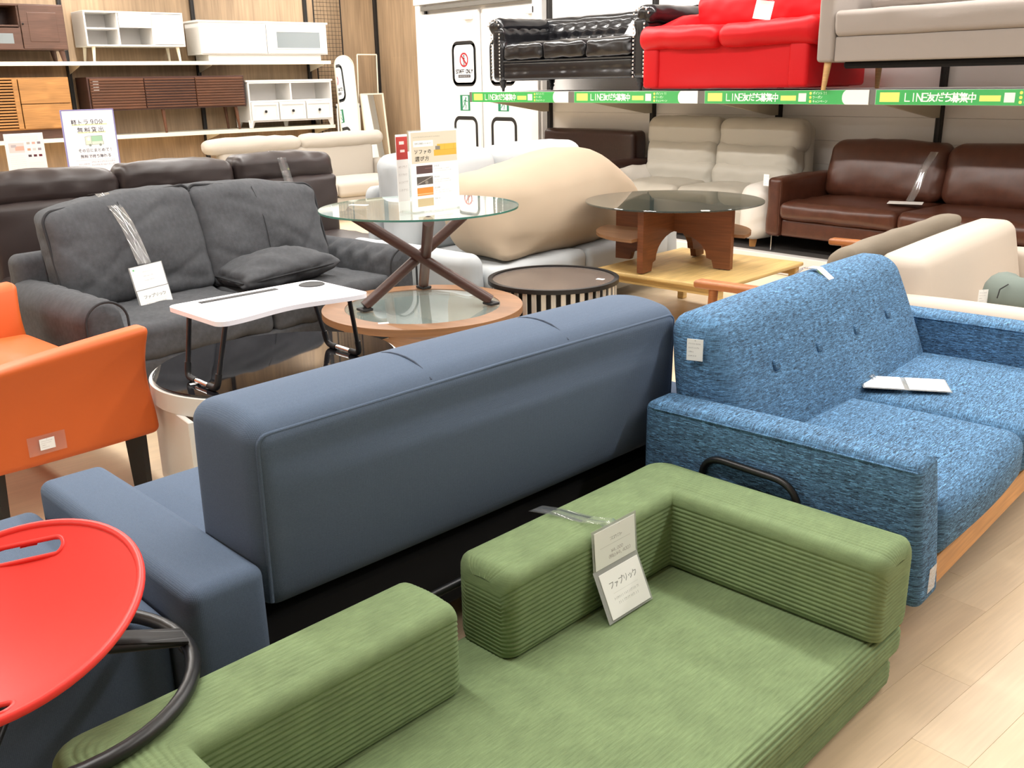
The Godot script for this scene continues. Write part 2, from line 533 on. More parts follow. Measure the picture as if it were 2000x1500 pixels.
func ink(im: Image, a: Vector2, b: Vector2, w: float, c: Color):
	var n := int(maxf(1.0, a.distance_to(b)))
	var k := maxi(1, roundi(w))
	for i in n + 1:
		var p := a.lerp(b, float(i) / n)
		im.fill_rect(Rect2i(roundi(p.x - w / 2), roundi(p.y - w / 2), k, k), c)

func letters(im: Image, s: String, x: float, y: float, size: float, w: float, c: Color, step := 1.05):
	for ch in s:
		if STROKES.has(ch):
			for line: Array in STROKES[ch]:
				for i in range(0, line.size() - 2, 2):
					ink(im, Vector2(x + line[i] * size / 16.0, y + line[i + 1] * size / 16.0), Vector2(x + line[i + 2] * size / 16.0, y + line[i + 3] * size / 16.0), w, c)
		x += size * step * (0.75 if ch.unicode_at(0) < 256 else 1.0)

func small_print(im: Image, x: int, y: int, w: int, size: int, c: Color, seed := 1):
	# lines of print too small to read
	var rng := RandomNumberGenerator.new()
	rng.seed = seed
	var i := x
	while i < x + w:
		var l := 1 + rng.randi() % maxi(1, size / 2)
		im.fill_rect(Rect2i(i, y + rng.randi() % maxi(1, size / 2), l, maxi(1, size / 4)), c)
		im.fill_rect(Rect2i(i, y, maxi(1, size / 5), size), c)
		i += size / 2 + 1 + rng.randi() % maxi(1, size / 2)

func blank(w: int, h: int, c := "ffffff") -> Image:
	var im := Image.create(w, h, false, Image.FORMAT_RGB8)
	im.fill(Color(c))
	return im

func printed(im: Image, rough := 0.45) -> StandardMaterial3D:
	var m := StandardMaterial3D.new()
	m.albedo_texture = tx(im)
	m.roughness = rough
	return m

func disc(im: Image, c: Vector2, r: float, col: Color, r_in := 0.0):
	for y in range(int(c.y - r), int(c.y + r) + 1):
		for x in range(int(c.x - r), int(c.x + r) + 1):
			var d := Vector2(x, y).distance_to(c)
			if d <= r and d >= r_in and x >= 0 and y >= 0 and x < im.get_width() and y < im.get_height(): im.set_pixel(x, y, col)

func print_strip() -> Image:
	var im := blank(1400, 96, "3fae5c")
	im.fill_rect(Rect2i(30, 16, 140, 62), Color("e8e87a"))
	im.fill_rect(Rect2i(700, 36, 130, 36), Color("e8e87a"))
	letters(im, "LINE友だち募集中", 200, 20, 56, 7, Color("f6fff4"), 0.95)
	im.fill_rect(Rect2i(850, 20, 64, 58), Color("eef0ea"))
	var rows := ["ポイント11", "クーポン", "キャンペーン"]
	for k in 3:
		disc(im, Vector2(948, 20 + k * 28), 10, Color("e8e26a"))
		letters(im, rows[k], 966, 10 + k * 28, 20, 2, Color("e9fbe8"), 1.02)
	im.fill_rect(Rect2i(1240, 0, 160, 96), Color("f4f6f0"))
	for y in 96:
		var e := int(40.0 * (1.0 - sqrt(maxf(0.0, 1.0 - pow((y - 48) / 50.0, 2)))))
		im.fill_rect(Rect2i(1200 + e, y, 60, 1), Color("f4f6f0"))
	return im

func print_truck_board() -> Image:
	var im := blank(420, 520, "f3f0f3")
	for k in 2: im.fill_rect(Rect2i([70, 110][k], [112, 178][k], [290, 230][k], 12), Color("f2efb4"))
	letters(im, "軽トラ90分", 66, 76, 42, 4, Color("3c3a40"), 1.18)
	letters(im, "無料貸出", 108, 140, 44, 4, Color("3c3a40"), 1.32)
	# the little lorry
	im.fill_rect(Rect2i(212, 214, 92, 52), Color("a8cfae"))
	im.fill_rect(Rect2i(212, 262, 98, 26), Color("dfe6d4"))
	im.fill_rect(Rect2i(160, 222, 52, 66), Color("dfe3cf"))
	for k in [[160, 222, 190, 214], [190, 214, 212, 214], [160, 222, 160, 288], [160, 288, 310, 288], [310, 262, 310, 288], [212, 214, 212, 288], [304, 214, 304, 262], [212, 214, 304, 214]]:
		ink(im, Vector2(k[0], k[1]), Vector2(k[2], k[3]), 3, Color("8f968c"))
	disc(im, Vector2(188, 240), 14, Color("f3f0f3"))
	disc(im, Vector2(196, 292), 11, Color("8f968c"))
	disc(im, Vector2(282, 292), 11, Color("8f968c"))
	letters(im, "その日にまとめて!", 92, 322, 28, 3, Color("55525c"), 1.16)
	letters(im, "無料で持ち帰れる", 104, 372, 28, 3, Color("55525c"), 1.16)
	im.fill_rect(Rect2i(60, 418, 330, 2), Color("c9bfc6"))
	for k in 2: small_print(im, 190, 430 + k * 26, 190, 14, Color("9a838c"), 4 + k)
	small_print(im, 84, 446, 80, 14, Color("9a838c"), 9)
	return im

func print_leaflet() -> Image:
	var im := blank(300, 400, "f2ece8")
	for k in 3: small_print(im, 40, 20 + k * 14, 220, 6, Color("c5bcb8"), k)
	im.fill_rect(Rect2i(22, 70, 120, 76), Color("d9cdc9"))
	im.fill_rect(Rect2i(70, 96, 70, 34), Color("d8aa98"))
	im.fill_rect(Rect2i(40, 84, 40, 20), Color("b9aeb0"))
	var cs := ["bfb2a8", "d9a79a", "8c7c82", "cf9a7c", "cfcac6", "9c8c90", "4a3a40", "5a2c34", "6a2430"]
	for k in 9: im.fill_rect(Rect2i(164 + (k % 3) * 42, 66 + (k / 3) * 50, 26, 18), Color(cs[k]))
	for k in 9: small_print(im, 22, 168 + k * 16, 118, 6, Color("cac4c0"), 20 + k)
	for k in 5: small_print(im, 164, 230 + k * 16, 116, 6, Color("cac4c0"), 40 + k)
	return im

func print_sofa_board() -> Image:
	var im := blank(420, 600, "fbfaf8")
	im.fill_rect(Rect2i(10, 8, 400, 232), Color("ddd2bd"))
	small_print(im, 30, 40, 230, 8, Color("8f8674"), 2)
	im.fill_rect(Rect2i(28, 70, 172, 46), Color("fbf9f2"))
	small_print(im, 44, 84, 64, 16, Color("4b463e"), 5)
	small_print(im, 118, 88, 66, 10, Color("6b665e"), 6)
	letters(im, "ソファの", 34, 136, 32, 4, Color("554c40"), 1.2)
	letters(im, "選び方", 38, 188, 36, 4, Color("554c40"), 1.2)
	# the yellow sofa in the picture
	im.fill_rect(Rect2i(234, 104, 172, 52), Color("e3b84a"))
	im.fill_rect(Rect2i(204, 146, 202, 46), Color("dfb144"))
	for k in [300, 380]: im.fill_rect(Rect2i(k, 104, 2, 44), Color("c59a38"))
	im.fill_rect(Rect2i(204, 148, 202, 2), Color("c59a38"))
	im.fill_rect(Rect2i(218, 118, 42, 28), Color("8a8378"))
	var cs := ["5a4240", "5c544e", "e08d3c", "c8b48c"]
	for k in 4:
		var y := 258 + k * 84
		im.fill_rect(Rect2i(46, y, 140, 62), Color(cs[k]))
		if k == 1:
			ink(im, Vector2(52, y + 56), Vector2(180, y + 6), 4, Color("b9b0a6"))
			disc(im, Vector2(130, y + 46), 14, Color("8e867c"))
		if k == 0: im.fill_rect(Rect2i(120, y + 20, 60, 6), Color("7d5c58"))
		if k == 2: im.fill_rect(Rect2i(46, y + 46, 140, 6), Color("f2c492"))
		small_print(im, 204, y + 4, 44, 14, Color("4c4a48"), 30 + k)
		small_print(im, 204, y + 30, 130, 9, Color("85827e"), 40 + k)
		small_print(im, 204, y + 46, 150, 9, Color("85827e"), 50 + k)
	return im

func print_price_card() -> Image:
	var im := blank(300, 240, "f8f8f5")
	letters(im, "フロアソファ", 108, 66, 24, 2, Color("a3a3a0"), 0.6)
	im.fill_rect(Rect2i(36, 112, 226, 2), Color("b9b9b6"))
	letters(im, "¥4,000", 112, 148, 22, 2, Color("a59a9a"), 0.9)
	letters(im, "(税込¥4,400)", 88, 180, 24, 2, Color("a59a9a"), 0.9)
	return im

func print_fabric_card() -> Image:
	var im := blank(300, 240, "f8f8f5")
	letters(im, "ファブリック", 46, 56, 36, 4, Color("8f8f8d"), 1.0)
	im.fill_rect(Rect2i(60, 118, 190, 2), Color("deded9"))
	for k in 2: small_print(im, 56 + k * 22, 140 + k * 28, 190 - k * 40, 14, Color("b9b9b6"), 8 + k)
	return im

func print_card_plain() -> Image:
	var im := blank(200, 160, "fafaf8")
	im.fill_rect(Rect2i(14, 14, 10, 12), Color("6cbf7c"))
	for k in 3: small_print(im, 70, 40 + k * 30, 60, 8, Color("a7a7a7"), 12 + k)
	return im

func print_tag() -> Image:
	var im := blank(96, 128, "f6f6f4")
	for k in 4: small_print(im, 12, 24 + k * 24, [70, 60, 30, 50][k], 8, Color("77767a"), 60 + k)
	disc(im, Vector2(48, 8), 3, Color("b0b0b0"))
	return im

func print_staff() -> Image:
	var im := blank(300, 330, "fdfdfc")
	disc(im, Vector2(150, 128), 60, Color("a8202a"), 44)
	disc(im, Vector2(150, 96), 9, Color("2a2324"))
	im.fill_rect(Rect2i(138, 108, 24, 34), Color("2a2324"))
	im.fill_rect(Rect2i(140, 140, 8, 34), Color("2a2324"))
	im.fill_rect(Rect2i(152, 140, 8, 34), Color("2a2324"))
	ink(im, Vector2(112, 90), Vector2(188, 168), 13, Color("a8202a"))
	letters(im, "STAFF ONLY", 30, 206, 32, 7, Color("2a2324"), 0.98)
	im.fill_rect(Rect2i(66, 250, 170, 24), Color("2a2324"))
	small_print(im, 76, 256, 150, 12, Color("f4f4f4"), 3)
	return im

func print_exit() -> Image:
	var im := blank(120, 120, "1f7a55")
	im.fill_rect(Rect2i(30, 8, 66, 104), Color("f4f8f2"))
	var g := Color("1f7a55")
	disc(im, Vector2(68, 24), 8, g)
	for k in [[66, 36, 56, 62, 11], [56, 62, 70, 82, 7], [70, 82, 66, 104, 7], [56, 62, 44, 82, 7], [44, 82, 34, 94, 6], [64, 38, 82, 52, 6], [82, 52, 90, 46, 5], [62, 38, 44, 46, 6], [44, 46, 40, 58, 5]]:
		ink(im, Vector2(k[0], k[1]), Vector2(k[2], k[3]), k[4], g)
	return im

func print_red_card() -> Image:
	var im := blank(60, 200, "f0e8e6")
	im.fill_rect(Rect2i(0, 0, 60, 70), Color("b8342e"))
	im.fill_rect(Rect2i(16, 14, 26, 10), Color("f0d8d4"))
	im.fill_rect(Rect2i(20, 40, 24, 8), Color("f0d8d4"))
	for k in 4: small_print(im, 8, 90 + k * 24, 44, 8, Color("b9a9a6"), k)
	return im

# ---------------------------------------------------------------- the place
const CEIL := 3.3
const WX := -11.8      # cabinet wall
const WZ := -7.7       # door and sofa-shelf wall

func _ready():
	make_camera_and_light()
	make_materials()
	make_shell()
	make_lamps()
	make_foreground()
	make_middle()
	make_sofa_shelving()
	make_cabinet_shelving()
	make_door_corner()
	make_small_things()

func make_camera_and_light():
	var cam := Camera3D.new()
	cam.name = "camera"
	add_child(cam)
	cam.position = Vector3(0, 1.5, 0)
	cam.rotation = Vector3(-0.30776, 0.86786, -0.019798)
	cam.fov = rad_to_deg(2.0 * atan(750.0 / 1870.0))
	cam.near = 0.02
	cam.far = 60.0
	cam.current = true
	var env := Environment.new()
	env.background_mode = Environment.BG_COLOR
	env.background_color = Color(0.02, 0.02, 0.02)
	env.tonemap_mode = Environment.TONE_MAPPER_LINEAR
	env.tonemap_exposure = 0.94
	env.sdfgi_enabled = true
	env.ssao_enabled = true
	env.ssil_enabled = true
	var we := WorldEnvironment.new()
	we.name = "world_environment"
	we.environment = env
	add_child(we)

func make_shell():
	var b := bx(Vector3(-2.0, -0.06, 0.1), Vector3(20.2, 0.1, 16.2), 0.001)
	var fl := struct("floor", b, M.floor_base)
	# boards that the photograph lets one tell apart
	var rng := RandomNumberGenerator.new()
	rng.seed = 4
	var shapes := {}
	var w := 0.135
	for i in 22:
		var x := -2.4 + i * w
		var z := 0.4 - rng.randf() * 0.9
		while z > -4.6:
			var l: float = [0.9, 1.2, 0.75][rng.randi() % 3]
			if not shapes.has(l): shapes[l] = bx(Vector3.ZERO, Vector3(w - 0.0005, 0.014, l - 0.0005), 0.0003).done()
			var o := part(fl, "plank", shapes[l], M["plank%d" % (rng.randi() % 4)])
			o.position = Vector3(x, -0.007 + rng.randf_range(-0.0002, 0.0), z - l / 2)
			z -= l
	# the rest of the floor at the boards' level
	for r in [[-11.9, -2.4675, -7.9, 8.0], [-2.4675, 0.5, -7.9, -5.6]]:
		part(fl, "floor_sheet", bx(Vector3((r[0] + r[1]) / 2, -0.006, (r[2] + r[3]) / 2), Vector3(r[1] - r[0], 0.01, r[3] - r[2]), 0.0005), M.floor_base)
	part(fl, "floor_sheet", bx(Vector3(4.28, -0.006, 0.1), Vector3(7.43, 0.01, 16.0), 0.0005), M.floor_base)
	struct("ceiling", bx(Vector3(-2.0, CEIL + 0.05, 0.1), Vector3(20.2, 0.1, 16.2), 0.001), M.ceiling)
	struct("wall_back", bx(Vector3(-2.0, CEIL / 2, WZ - 0.05), Vector3(19.8, CEIL, 0.1), 0.001), M.wall)
	var wl := struct("wall_left", bx(Vector3(WX - 0.05, CEIL / 2, 0.1), Vector3(0.1, CEIL, 15.8), 0.001), M.wall)
	struct("wall_right", bx(Vector3(7.95, CEIL / 2, 0.1), Vector3(0.1, CEIL, 15.8), 0.001), M.wall)
	struct("wall_front", bx(Vector3(-2.0, CEIL / 2, 8.05), Vector3(19.8, CEIL, 0.1), 0.001), M.wall)
	# veneer sheets on the cabinet wall, one for each bay
	var edges := [-0.6, -2.06, -3.57, -5.08, -6.59, -7.68]
	for i in edges.size() - 1:
		var l: float = edges[i] - edges[i + 1] - 0.004
		part(wl, "wood_panel", bx(Vector3(WX + 0.009, CEIL / 2, (edges[i] + edges[i + 1]) / 2), Vector3(0.018, CEIL, l), 0.001), M.wood_wall)
	for z in [-2.06, -3.57, -5.08, -6.59]:
		part(wl, "upright", slotted_post(Vector3(WX + 0.038, 0.0, z)), M.upright)
	# the veneered return beside the door
	var tr := struct("trim_1", bx(Vector3(-11.28, CEIL / 2, WZ + 0.012), Vector3(1.02, CEIL, 0.024), 0.001), M.wood_wall)
	part(tr, "corner_post", bx(Vector3(-11.755, CEIL / 2, WZ + 0.045), Vector3(0.05, CEIL, 0.04), 0.002), M.upright)

func slotted_post(at: Vector3, h := CEIL) -> B:
	# a shelf upright with a raised slotted face
	var b := bx(at + Vector3(0, h / 2, 0), Vector3(0.04, h, 0.045), 0.002)
	for k in 2: box(b, at + Vector3(0.022, h / 2, -0.014 + 0.028 * k), Vector3(0.006, h, 0.012), 0.001)
	return b

func make_lamps():
	# rows of long ceiling lamps; each is a glowing tube in a tray with a light of its size just below
	for q in [[-10.4, -6.35], [-7.7, -6.35], [-5.0, -6.35], [-2.3, -6.35], [0.4, -6.35], [-10.4, -3.6], [-7.7, -3.6], [-5.0, -3.6], [-2.3, -3.6], [0.4, -3.6], [-10.4, -0.85], [-7.7, -0.85], [-5.0, -0.85], [-2.3, -0.85], [-7.7, 4.65], [-5.0, 4.65], [-2.3, 4.65]]:
		var x: float = q[0]
		var z: float = q[1]
		var t := thing("ceiling_lamp", "long white strip lamp fixed under the shop ceiling", "lamp", Vector3(x, CEIL, z), 0, "strip lamps in rows on the ceiling")
		part(t, "tray", bx(Vector3(0, -0.02, 0), Vector3(2.5, 0.04, 0.22), 0.006), M.white)
		part(t, "diffuser", bx(Vector3(0, -0.05, 0), Vector3(2.4, 0.02, 0.14), 0.006), M.lamp)
		var l := AreaLight3D.new()
		l.name = "lamp_light"
		l.area_size = Vector2(2.4, 0.14)
		l.position = Vector3(0, -0.064, 0)
		l.rotation_degrees = Vector3(-90, 0, 0)
		l.light_color = Color(1.0, 0.99, 0.975)
		l.light_energy = LAMP
		l.area_normalize_energy = true
		l.area_range = 30.0
		l.area_attenuation = 2.0
		l.shadow_enabled = true
		t.add_child(l)
const LAMP := 7.6

# ---------------------------------------------------------------- the foreground
const PITCH := 0.0125

func rib(s: float, depth: float) -> float:
	return depth * (sqrt(absf(sin(PI * s / PITCH))) - 1.0)

func ribbed_mat(y0: float, y1: float, z0: float, z1: float, hx: float, r: float, d_top := 0.0018, d_side := 0.0055) -> B:
	# a corded mat: the ribs run along x all the way round
	var b := B.new()
	var loop := []       # [z, y, normal z, normal y]
	var s := 0.0
	var step := PITCH / 5.0
	var w := z1 - z0
	var h := y1 - y0
	var per := [w - 2 * r, PI / 2 * r, h - 2 * r, PI / 2 * r, w - 2 * r, PI / 2 * r, h - 2 * r, PI / 2 * r]
	var total := 0.0
	for k in per: total += k
	var n := int(total / step)
	for i in n:
		s = total * i / n
		var q := s
		var k := 0
		while k < 7 and q > per[k]:
			q -= per[k]; k += 1
		var p := Vector2()
		var nn := Vector2()
		var cs := [Vector2(z1 - r, y1 - r), Vector2(z1 - r, y0 + r), Vector2(z0 + r, y0 + r), Vector2(z0 + r, y1 - r)]
		match k:
			0: p = Vector2(z0 + r + q, y1); nn = Vector2(0, 1)
			2: p = Vector2(z1, y1 - r - q); nn = Vector2(1, 0)
			4: p = Vector2(z1 - r - q, y0); nn = Vector2(0, -1)
			6: p = Vector2(z0, y0 + r + q); nn = Vector2(-1, 0)
			_:
				var a: float = PI / 2 - (k - 1) / 2 * PI / 2 - q / r
				nn = Vector2(cos(a), sin(a))
				p = cs[(k - 1) / 2] + nn * r
		p += nn * rib(s, d_top if k == 0 else d_side)
		loop.append([p, nn])
	var cols := []
	for k in 4:
		var a: float = PI / 2 * (3 - k) / 3.0
		cols.append([-hx + r - r * sin(a), r * (1 - cos(a))])
	cols.append([0.0, 0.0])
	for k in 4:
		var a: float = PI / 2 * k / 3.0
		cols.append([hx - r + r * sin(a), r * (1 - cos(a))])
	var rings := []
	for c in cols:
		var ring := PackedVector3Array()
		for e in loop:
			var p: Vector2 = e[0] - e[1] * c[1]
			ring.append(Vector3(c[0], p.y, p.x))
		rings.append(ring)
	for i in rings.size() - 1:
		for k in n:
			b.quad(rings[i][k], rings[i + 1][k], rings[i + 1][(k + 1) % n], rings[i][(k + 1) % n])
	for e in [0, rings.size() - 1]:
		var ring: PackedVector3Array = rings[e]
		var mid := Vector3(ring[0].x, (y0 + y1) / 2, (z0 + z1) / 2)
		for k in n: b.tri(mid, ring[(k + 1) % n], ring[k]) if e > 0 else b.tri(mid, ring[k], ring[(k + 1) % n])
	return b

func ribbed_bar(sections: Array, y0: float, y1: float, r := 0.03) -> B:
	# sections: [inner point, outer point] in plan (x, z); the cords run along the bar on its sides and its top
	var b := B.new()
	var h := y1 - y0
	var prof := []       # [side (0 inner, 1 outer), inset from that side, y, rib depth]
	var ns := int((h - r) / (PITCH / 6.0))
	for i in ns + 1:
		var s := (h - r) * i / ns
		var tuck := 0.012 * pow(1.0 - minf(1.0, s / 0.03), 2.0)
		prof.append([0, tuck - rib(s, 0.0055), y0 + s])
	for i in range(1, 7):
		var a := PI / 2 * i / 6.0
		prof.append([0, r * (1 - cos(a)), y1 - r + r * sin(a)])
	var half := prof.size()
	var wid: float = (sections[0][0] as Vector2).distance_to(sections[0][1]) - 2 * r
	var nt := int(wid / (PITCH / 5.0))
	var tops := []
	for i in range(1, nt): tops.append([float(i) / nt, y1 + rib(wid * i / nt, 0.0028) + 0.004 * sin(PI * i / nt)])
	var rings := []
	var ends := []
	var mk := func(P: Vector2, Q: Vector2, ins: float, ext: Vector2, bump: float) -> PackedVector3Array:
		var d := (Q - P).normalized()
		var P2 := P + d * ins
		var Q2 := Q - d * ins
		var kk := 1.0 - ins / h
		var ring := PackedVector3Array()
		for e in prof:
			var p: Vector2 = P2 + d * e[1] + ext * (1.0 + bump * rib(e[2] - y0, 0.0055) * clampf((y1 - r - e[2]) / 0.03, 0.0, 1.0))
			ring.append(Vector3(p.x, y0 + (e[2] - y0) * kk, p.y))
		for e in tops:
			var p: Vector2 = (P2 + d * r).lerp(Q2 - d * r, e[0]) + ext
			ring.append(Vector3(p.x, y0 + (e[1] - y0) * kk, p.y))
		for i in range(half - 1, -1, -1):
			var e: Array = prof[i]
			var p: Vector2 = Q2 - d * e[1] + ext * (1.0 + bump * rib(e[2] - y0, 0.0055) * clampf((y1 - r - e[2]) / 0.03, 0.0, 1.0))
			ring.append(Vector3(p.x, y0 + (e[2] - y0) * kk, p.y))
		return ring
	var re := 0.035
	var m := sections.size()
	var dir0: Vector2 = ((sections[0][0] + sections[0][1]) / 2 - (sections[1][0] + sections[1][1]) / 2).normalized()
	var dir1: Vector2 = ((sections[m - 1][0] + sections[m - 1][1]) / 2 - (sections[m - 2][0] + sections[m - 2][1]) / 2).normalized()
	for k in range(5, -1, -1):
		var a := PI / 2 * k / 5.0
		rings.append(mk.call(sections[0][0], sections[0][1], re * (1 - cos(a)), dir0 * re * sin(a), 20.0 if k == 5 else 0.0))
	for i in range(1, m - 1): rings.append(mk.call(sections[i][0], sections[i][1], 0.0, Vector2.ZERO, 0.0))
	for k in 6:
		var a := PI / 2 * k / 5.0
		rings.append(mk.call(sections[m - 1][0], sections[m - 1][1], re * (1 - cos(a)), dir1 * re * sin(a), 20.0 if k == 5 else 0.0))
	var n: int = rings[0].size()
	for i in rings.size() - 1:
		for k in n - 1:
			b.quad(rings[i][k], rings[i][k + 1], rings[i + 1][k + 1], rings[i + 1][k])
		b.quad(rings[i][n - 1], rings[i][0], rings[i + 1][0], rings[i + 1][n - 1])
	for e in [0, rings.size() - 1]:
		var ring: PackedVector3Array = rings[e]
		for k in n / 2:
			if e > 0: b.quad(ring[k], ring[k + 1], ring[n - 2 - k], ring[n - 1 - k])
			else: b.quad(ring[k], ring[n - 1 - k], ring[n - 2 - k], ring[k + 1])
	return b

func corner_unit(s: float) -> B:
	# back and arm in one piece; s mirrors it
	var secs := []
	secs.append([Vector2(0.107, 0.0), Vector2(0.107, -0.19)])
	secs.append([Vector2(0.4, 0.0), Vector2(0.4, -0.19)])
	secs.append([Vector2(0.69, 0.0), Vector2(0.69, -0.19)])
	var rr := 0.06
	for k in 7:
		var a := PI / 2 * k / 6.0
		var o := Vector2(0.89 - rr + rr * sin(a), -0.19 + rr - rr * cos(a))
		secs.append([Vector2(0.70, 0.0), o])
	secs.append([Vector2(0.70, 0.02), Vector2(0.89, 0.02)])
	secs.append([Vector2(0.70, 0.3), Vector2(0.89, 0.3)])
	secs.append([Vector2(0.70, 0.552), Vector2(0.89, 0.552)])
	for e in secs:
		e[0].x *= s; e[1].x *= s
	return ribbed_bar(secs, 0.2, 0.425)

func make_foreground():
	# ---- green corduroy floor sofa
	var t := thing("floor_sofa", "low green corduroy floor sofa with ribbed sides and mat seat", "sofa", Vector3(-1.474, 0, -1.166), 95)
	part(t, "seat_mat", ribbed_mat(0.101, 0.2, -0.19, 0.585, 0.885, 0.035), M.cord)
	part(t, "seat_mat", ribbed_mat(0.0, 0.1, -0.185, 0.57, 0.88, 0.035), M.cord)
	part(t, "back_and_arm", corner_unit(1.0), M.cord)
	part(t, "back_and_arm", corner_unit(-1.0), M.cord)
	var ft := B.new()
	tube(ft, bend([Vector3(-0.3, 0.32, -0.215), Vector3(0.3, 0.32, -0.215)], 0.02), 0.011)
	part(t, "hinge_bar", ft, M.black_metal, "black metal tube")

	# ---- navy sofa seen from behind
	t = thing("navy_sofa", "blue-grey woven sofa turned with its plain back to the green floor sofa", "sofa", Vector3(-1.837, 0, -1.55), -86)
	for s: float in [1.0, -1.0]:
		var asz := Vector3(0.18, 0.42, 0.87)
		part(t, "armrest", soft(B.new(), Vector3(s * 0.845, 0.29, 0.435), asz, 0.03, 5, puff(asz, Vector3(0.008, 0.006, 0.006))), M.navy)
	var bs := Vector3(1.51, 0.46, 0.30)
	var bk := part(t, "backrest", soft(B.new(), Vector3(0, 0.595, 0.152), bs, 0.05, 12, puff(bs, Vector3(0.006, 0.012, 0.02), 0.0, 4.0, 0.0, func(q: Vector3, a: Vector3) -> Vector3:
		if q.z < 0.0 and q.y > 0.1: q.z = maxf(q.z, -0.148)
		q.y += (0.026 * (1.0 - a.z * a.z) - 0.02) * maxf(0.0, a.y)
		q.z += 0.03 * (q.y - 0.23) * -1.0
		return q)), M.navy)
	var pp := B.new()
	tube(pp, bend([Vector3(0.736, 0.39, 0.024), Vector3(0.736, 0.788, 0.016), Vector3(0.0, 0.793, 0.014), Vector3(-0.736, 0.788, 0.016), Vector3(-0.736, 0.39, 0.024)], 0.03), 0.0055, 8)
	part(bk, "piping", pp, M.navy)
	for x: float in [-0.25, 0.25]:
		var sp := PackedVector3Array()
		for k in 9: sp.append(Vector3(x, 0.842 - 0.04 * pow(absf(k - 4.0) / 4.0, 2.5), 0.02 + 0.255 * k / 8.0))
		part(bk, "seam", tube(B.new(), sp, 0.003, 6), M.navy_dark)
	for x: float in [-0.366, 0.366]:
		var ss := Vector3(0.728, 0.2, 0.58)
		part(t, "seat_cushion", soft(B.new(), Vector3(x, 0.31, 0.585), ss, 0.035, 6, puff(ss, Vector3(0.0, 0.014, 0.008))), M.navy)
	part(t, "frame", bx(Vector3(0, 0.21, 0.44), Vector3(1.46, 0.2, 0.7), 0.01), M.black_cloth)
	for sx: float in [-0.8, 0.8]:
		for z: float in [0.08, 0.8]: part(t, "leg", rod(B.new(), Vector3(sx, 0.1, z), Vector3(sx, 0, z), 0.025, 0.018), M.black)
	# ---- the matching stool at its end
	t = thing("navy_ottoman", "blue-grey woven ottoman under the red dish chair beside the navy sofa's arm", "ottoman", Vector3(-2.235, 0, -0.128), 4)
	var qs := Vector3(0.80, 0.37, 0.90)
	part(t, "seat", soft(B.new(), Vector3(0, 0.235, 0), qs, 0.035, 8, puff(qs, Vector3(0.006, 0.006, 0.006))), M.navy)
	for sx: float in [-0.33, 0.33]:
		for z: float in [-0.36, 0.36]: part(t, "leg", rod(B.new(), Vector3(sx, 0.055, z), Vector3(sx, 0, z), 0.022, 0.018), M.black)

	# ---- blue tweed sofa
	t = thing("tweed_sofa", "bright blue tweed two-seat sofa with buttoned back and light wood rail", "sofa", Vector3(-1.52, 0, -2.985), 97)
	for s: float in [-1.0, 1.0]:
		var asz := Vector3(0.14, 0.39, 0.82)
		var arm := part(t, "armrest", soft(B.new(), Vector3(s * 0.8, 0.375, -0.008), asz, 0.025, 6, puff(asz, Vector3(0.006, 0.004, 0.004), 0.0, 4.0, 0.0, func(q: Vector3, a: Vector3) -> Vector3:
			q.z += 0.04 * (0.5 - 0.5 * a.y) * clampf(a.z, 0.0, 1.0)
			return q)), M.tweed)
		var sp := B.new()
		for sd: float in [-1.0, 1.0]:
			tube(sp, PackedVector3Array([Vector3(s * 0.8 + sd * 0.0705, 0.553, -0.39), Vector3(s * 0.8 + sd * 0.0735, 0.556, 0.0), Vector3(s * 0.8 + sd * 0.0705, 0.553, 0.40)]), 0.0028, 6)
		part(arm, "seam", sp, M.tweed)
	bs = Vector3(1.46, 0.60, 0.30)
	var lean := puff(bs, Vector3(0.004, 0.012, 0.03), 0.0, 4.0, 0.0, func(q: Vector3, a: Vector3) -> Vector3:
		# leaning front, upright rear, dimples at the buttons
		var up := (a.y + 1.0) * 0.5
		if q.z > -0.1: q.z -= up * 0.13 * clampf((q.z + 0.1) / 0.2, 0.0, 1.0)
		q.z += (1.0 - up) * 0.05 - 0.05 * up
		if a.z > 0.0:
			for bxx: float in [-0.44, -0.155, 0.145, 0.45]:
				var d := Vector2(q.x - bxx, q.y - 0.115).length()
				q.z -= 0.016 * exp(-d * d / 0.0010)
		q.x *= 1.0 - 0.045 * pow(up, 5.0)
		return q)
	bk = part(t, "backrest", soft(B.new(), Vector3(0, 0.505, -0.262), bs, 0.06, 18, lean), M.tweed)
	for bxx: float in [-0.44, -0.155, 0.145, 0.45]:
		var bb := soft(B.new(), Vector3.ZERO, Vector3(0.034, 0.034, 0.014), 0.0069, 3)
		var bo := part(bk, "button", bb, M.tweed)
		bo.position = Vector3(0, 0.505, -0.262) + lean.call(Vector3(bxx, 0.115, 0.15)) + Vector3(0, 0, 0.007)
		bo.rotation_degrees.x = -18
	for s: float in [-1.0, 1.0]:
		var ss := Vector3(0.728, 0.17, 0.62)
		part(t, "seat_cushion", soft(B.new(), Vector3(s * 0.365, 0.34, 0.12), ss, 0.05, 10, puff(ss, Vector3(0.0, 0.018, 0.022))), M.tweed)
	part(t, "front_rail", bx(Vector3(0, 0.21, 0.40), Vector3(1.47, 0.085, 0.03), 0.004), M.wood_rail)
	for s: float in [-1.0, 1.0]: part(t, "side_rail", bx(Vector3(s * 0.715, 0.21, 0.0), Vector3(0.03, 0.085, 0.74), 0.004), M.wood_rail)
	for sx: float in [-0.68, 0.68]:
		for z: float in [-0.34, 0.31]: part(t, "leg", rod(B.new(), Vector3(sx, 0.18, z), Vector3(sx * 1.03, 0, z * 1.06), 0.024, 0.016), M.wood_rail)

	# ---- black tube frame standing between the green and blue sofas
	t = thing("tube_frame", "black bent metal tube frame slotted between green sofa and blue sofa arm", "frame", Vector3(-1.43, 0, -2.094), 3)
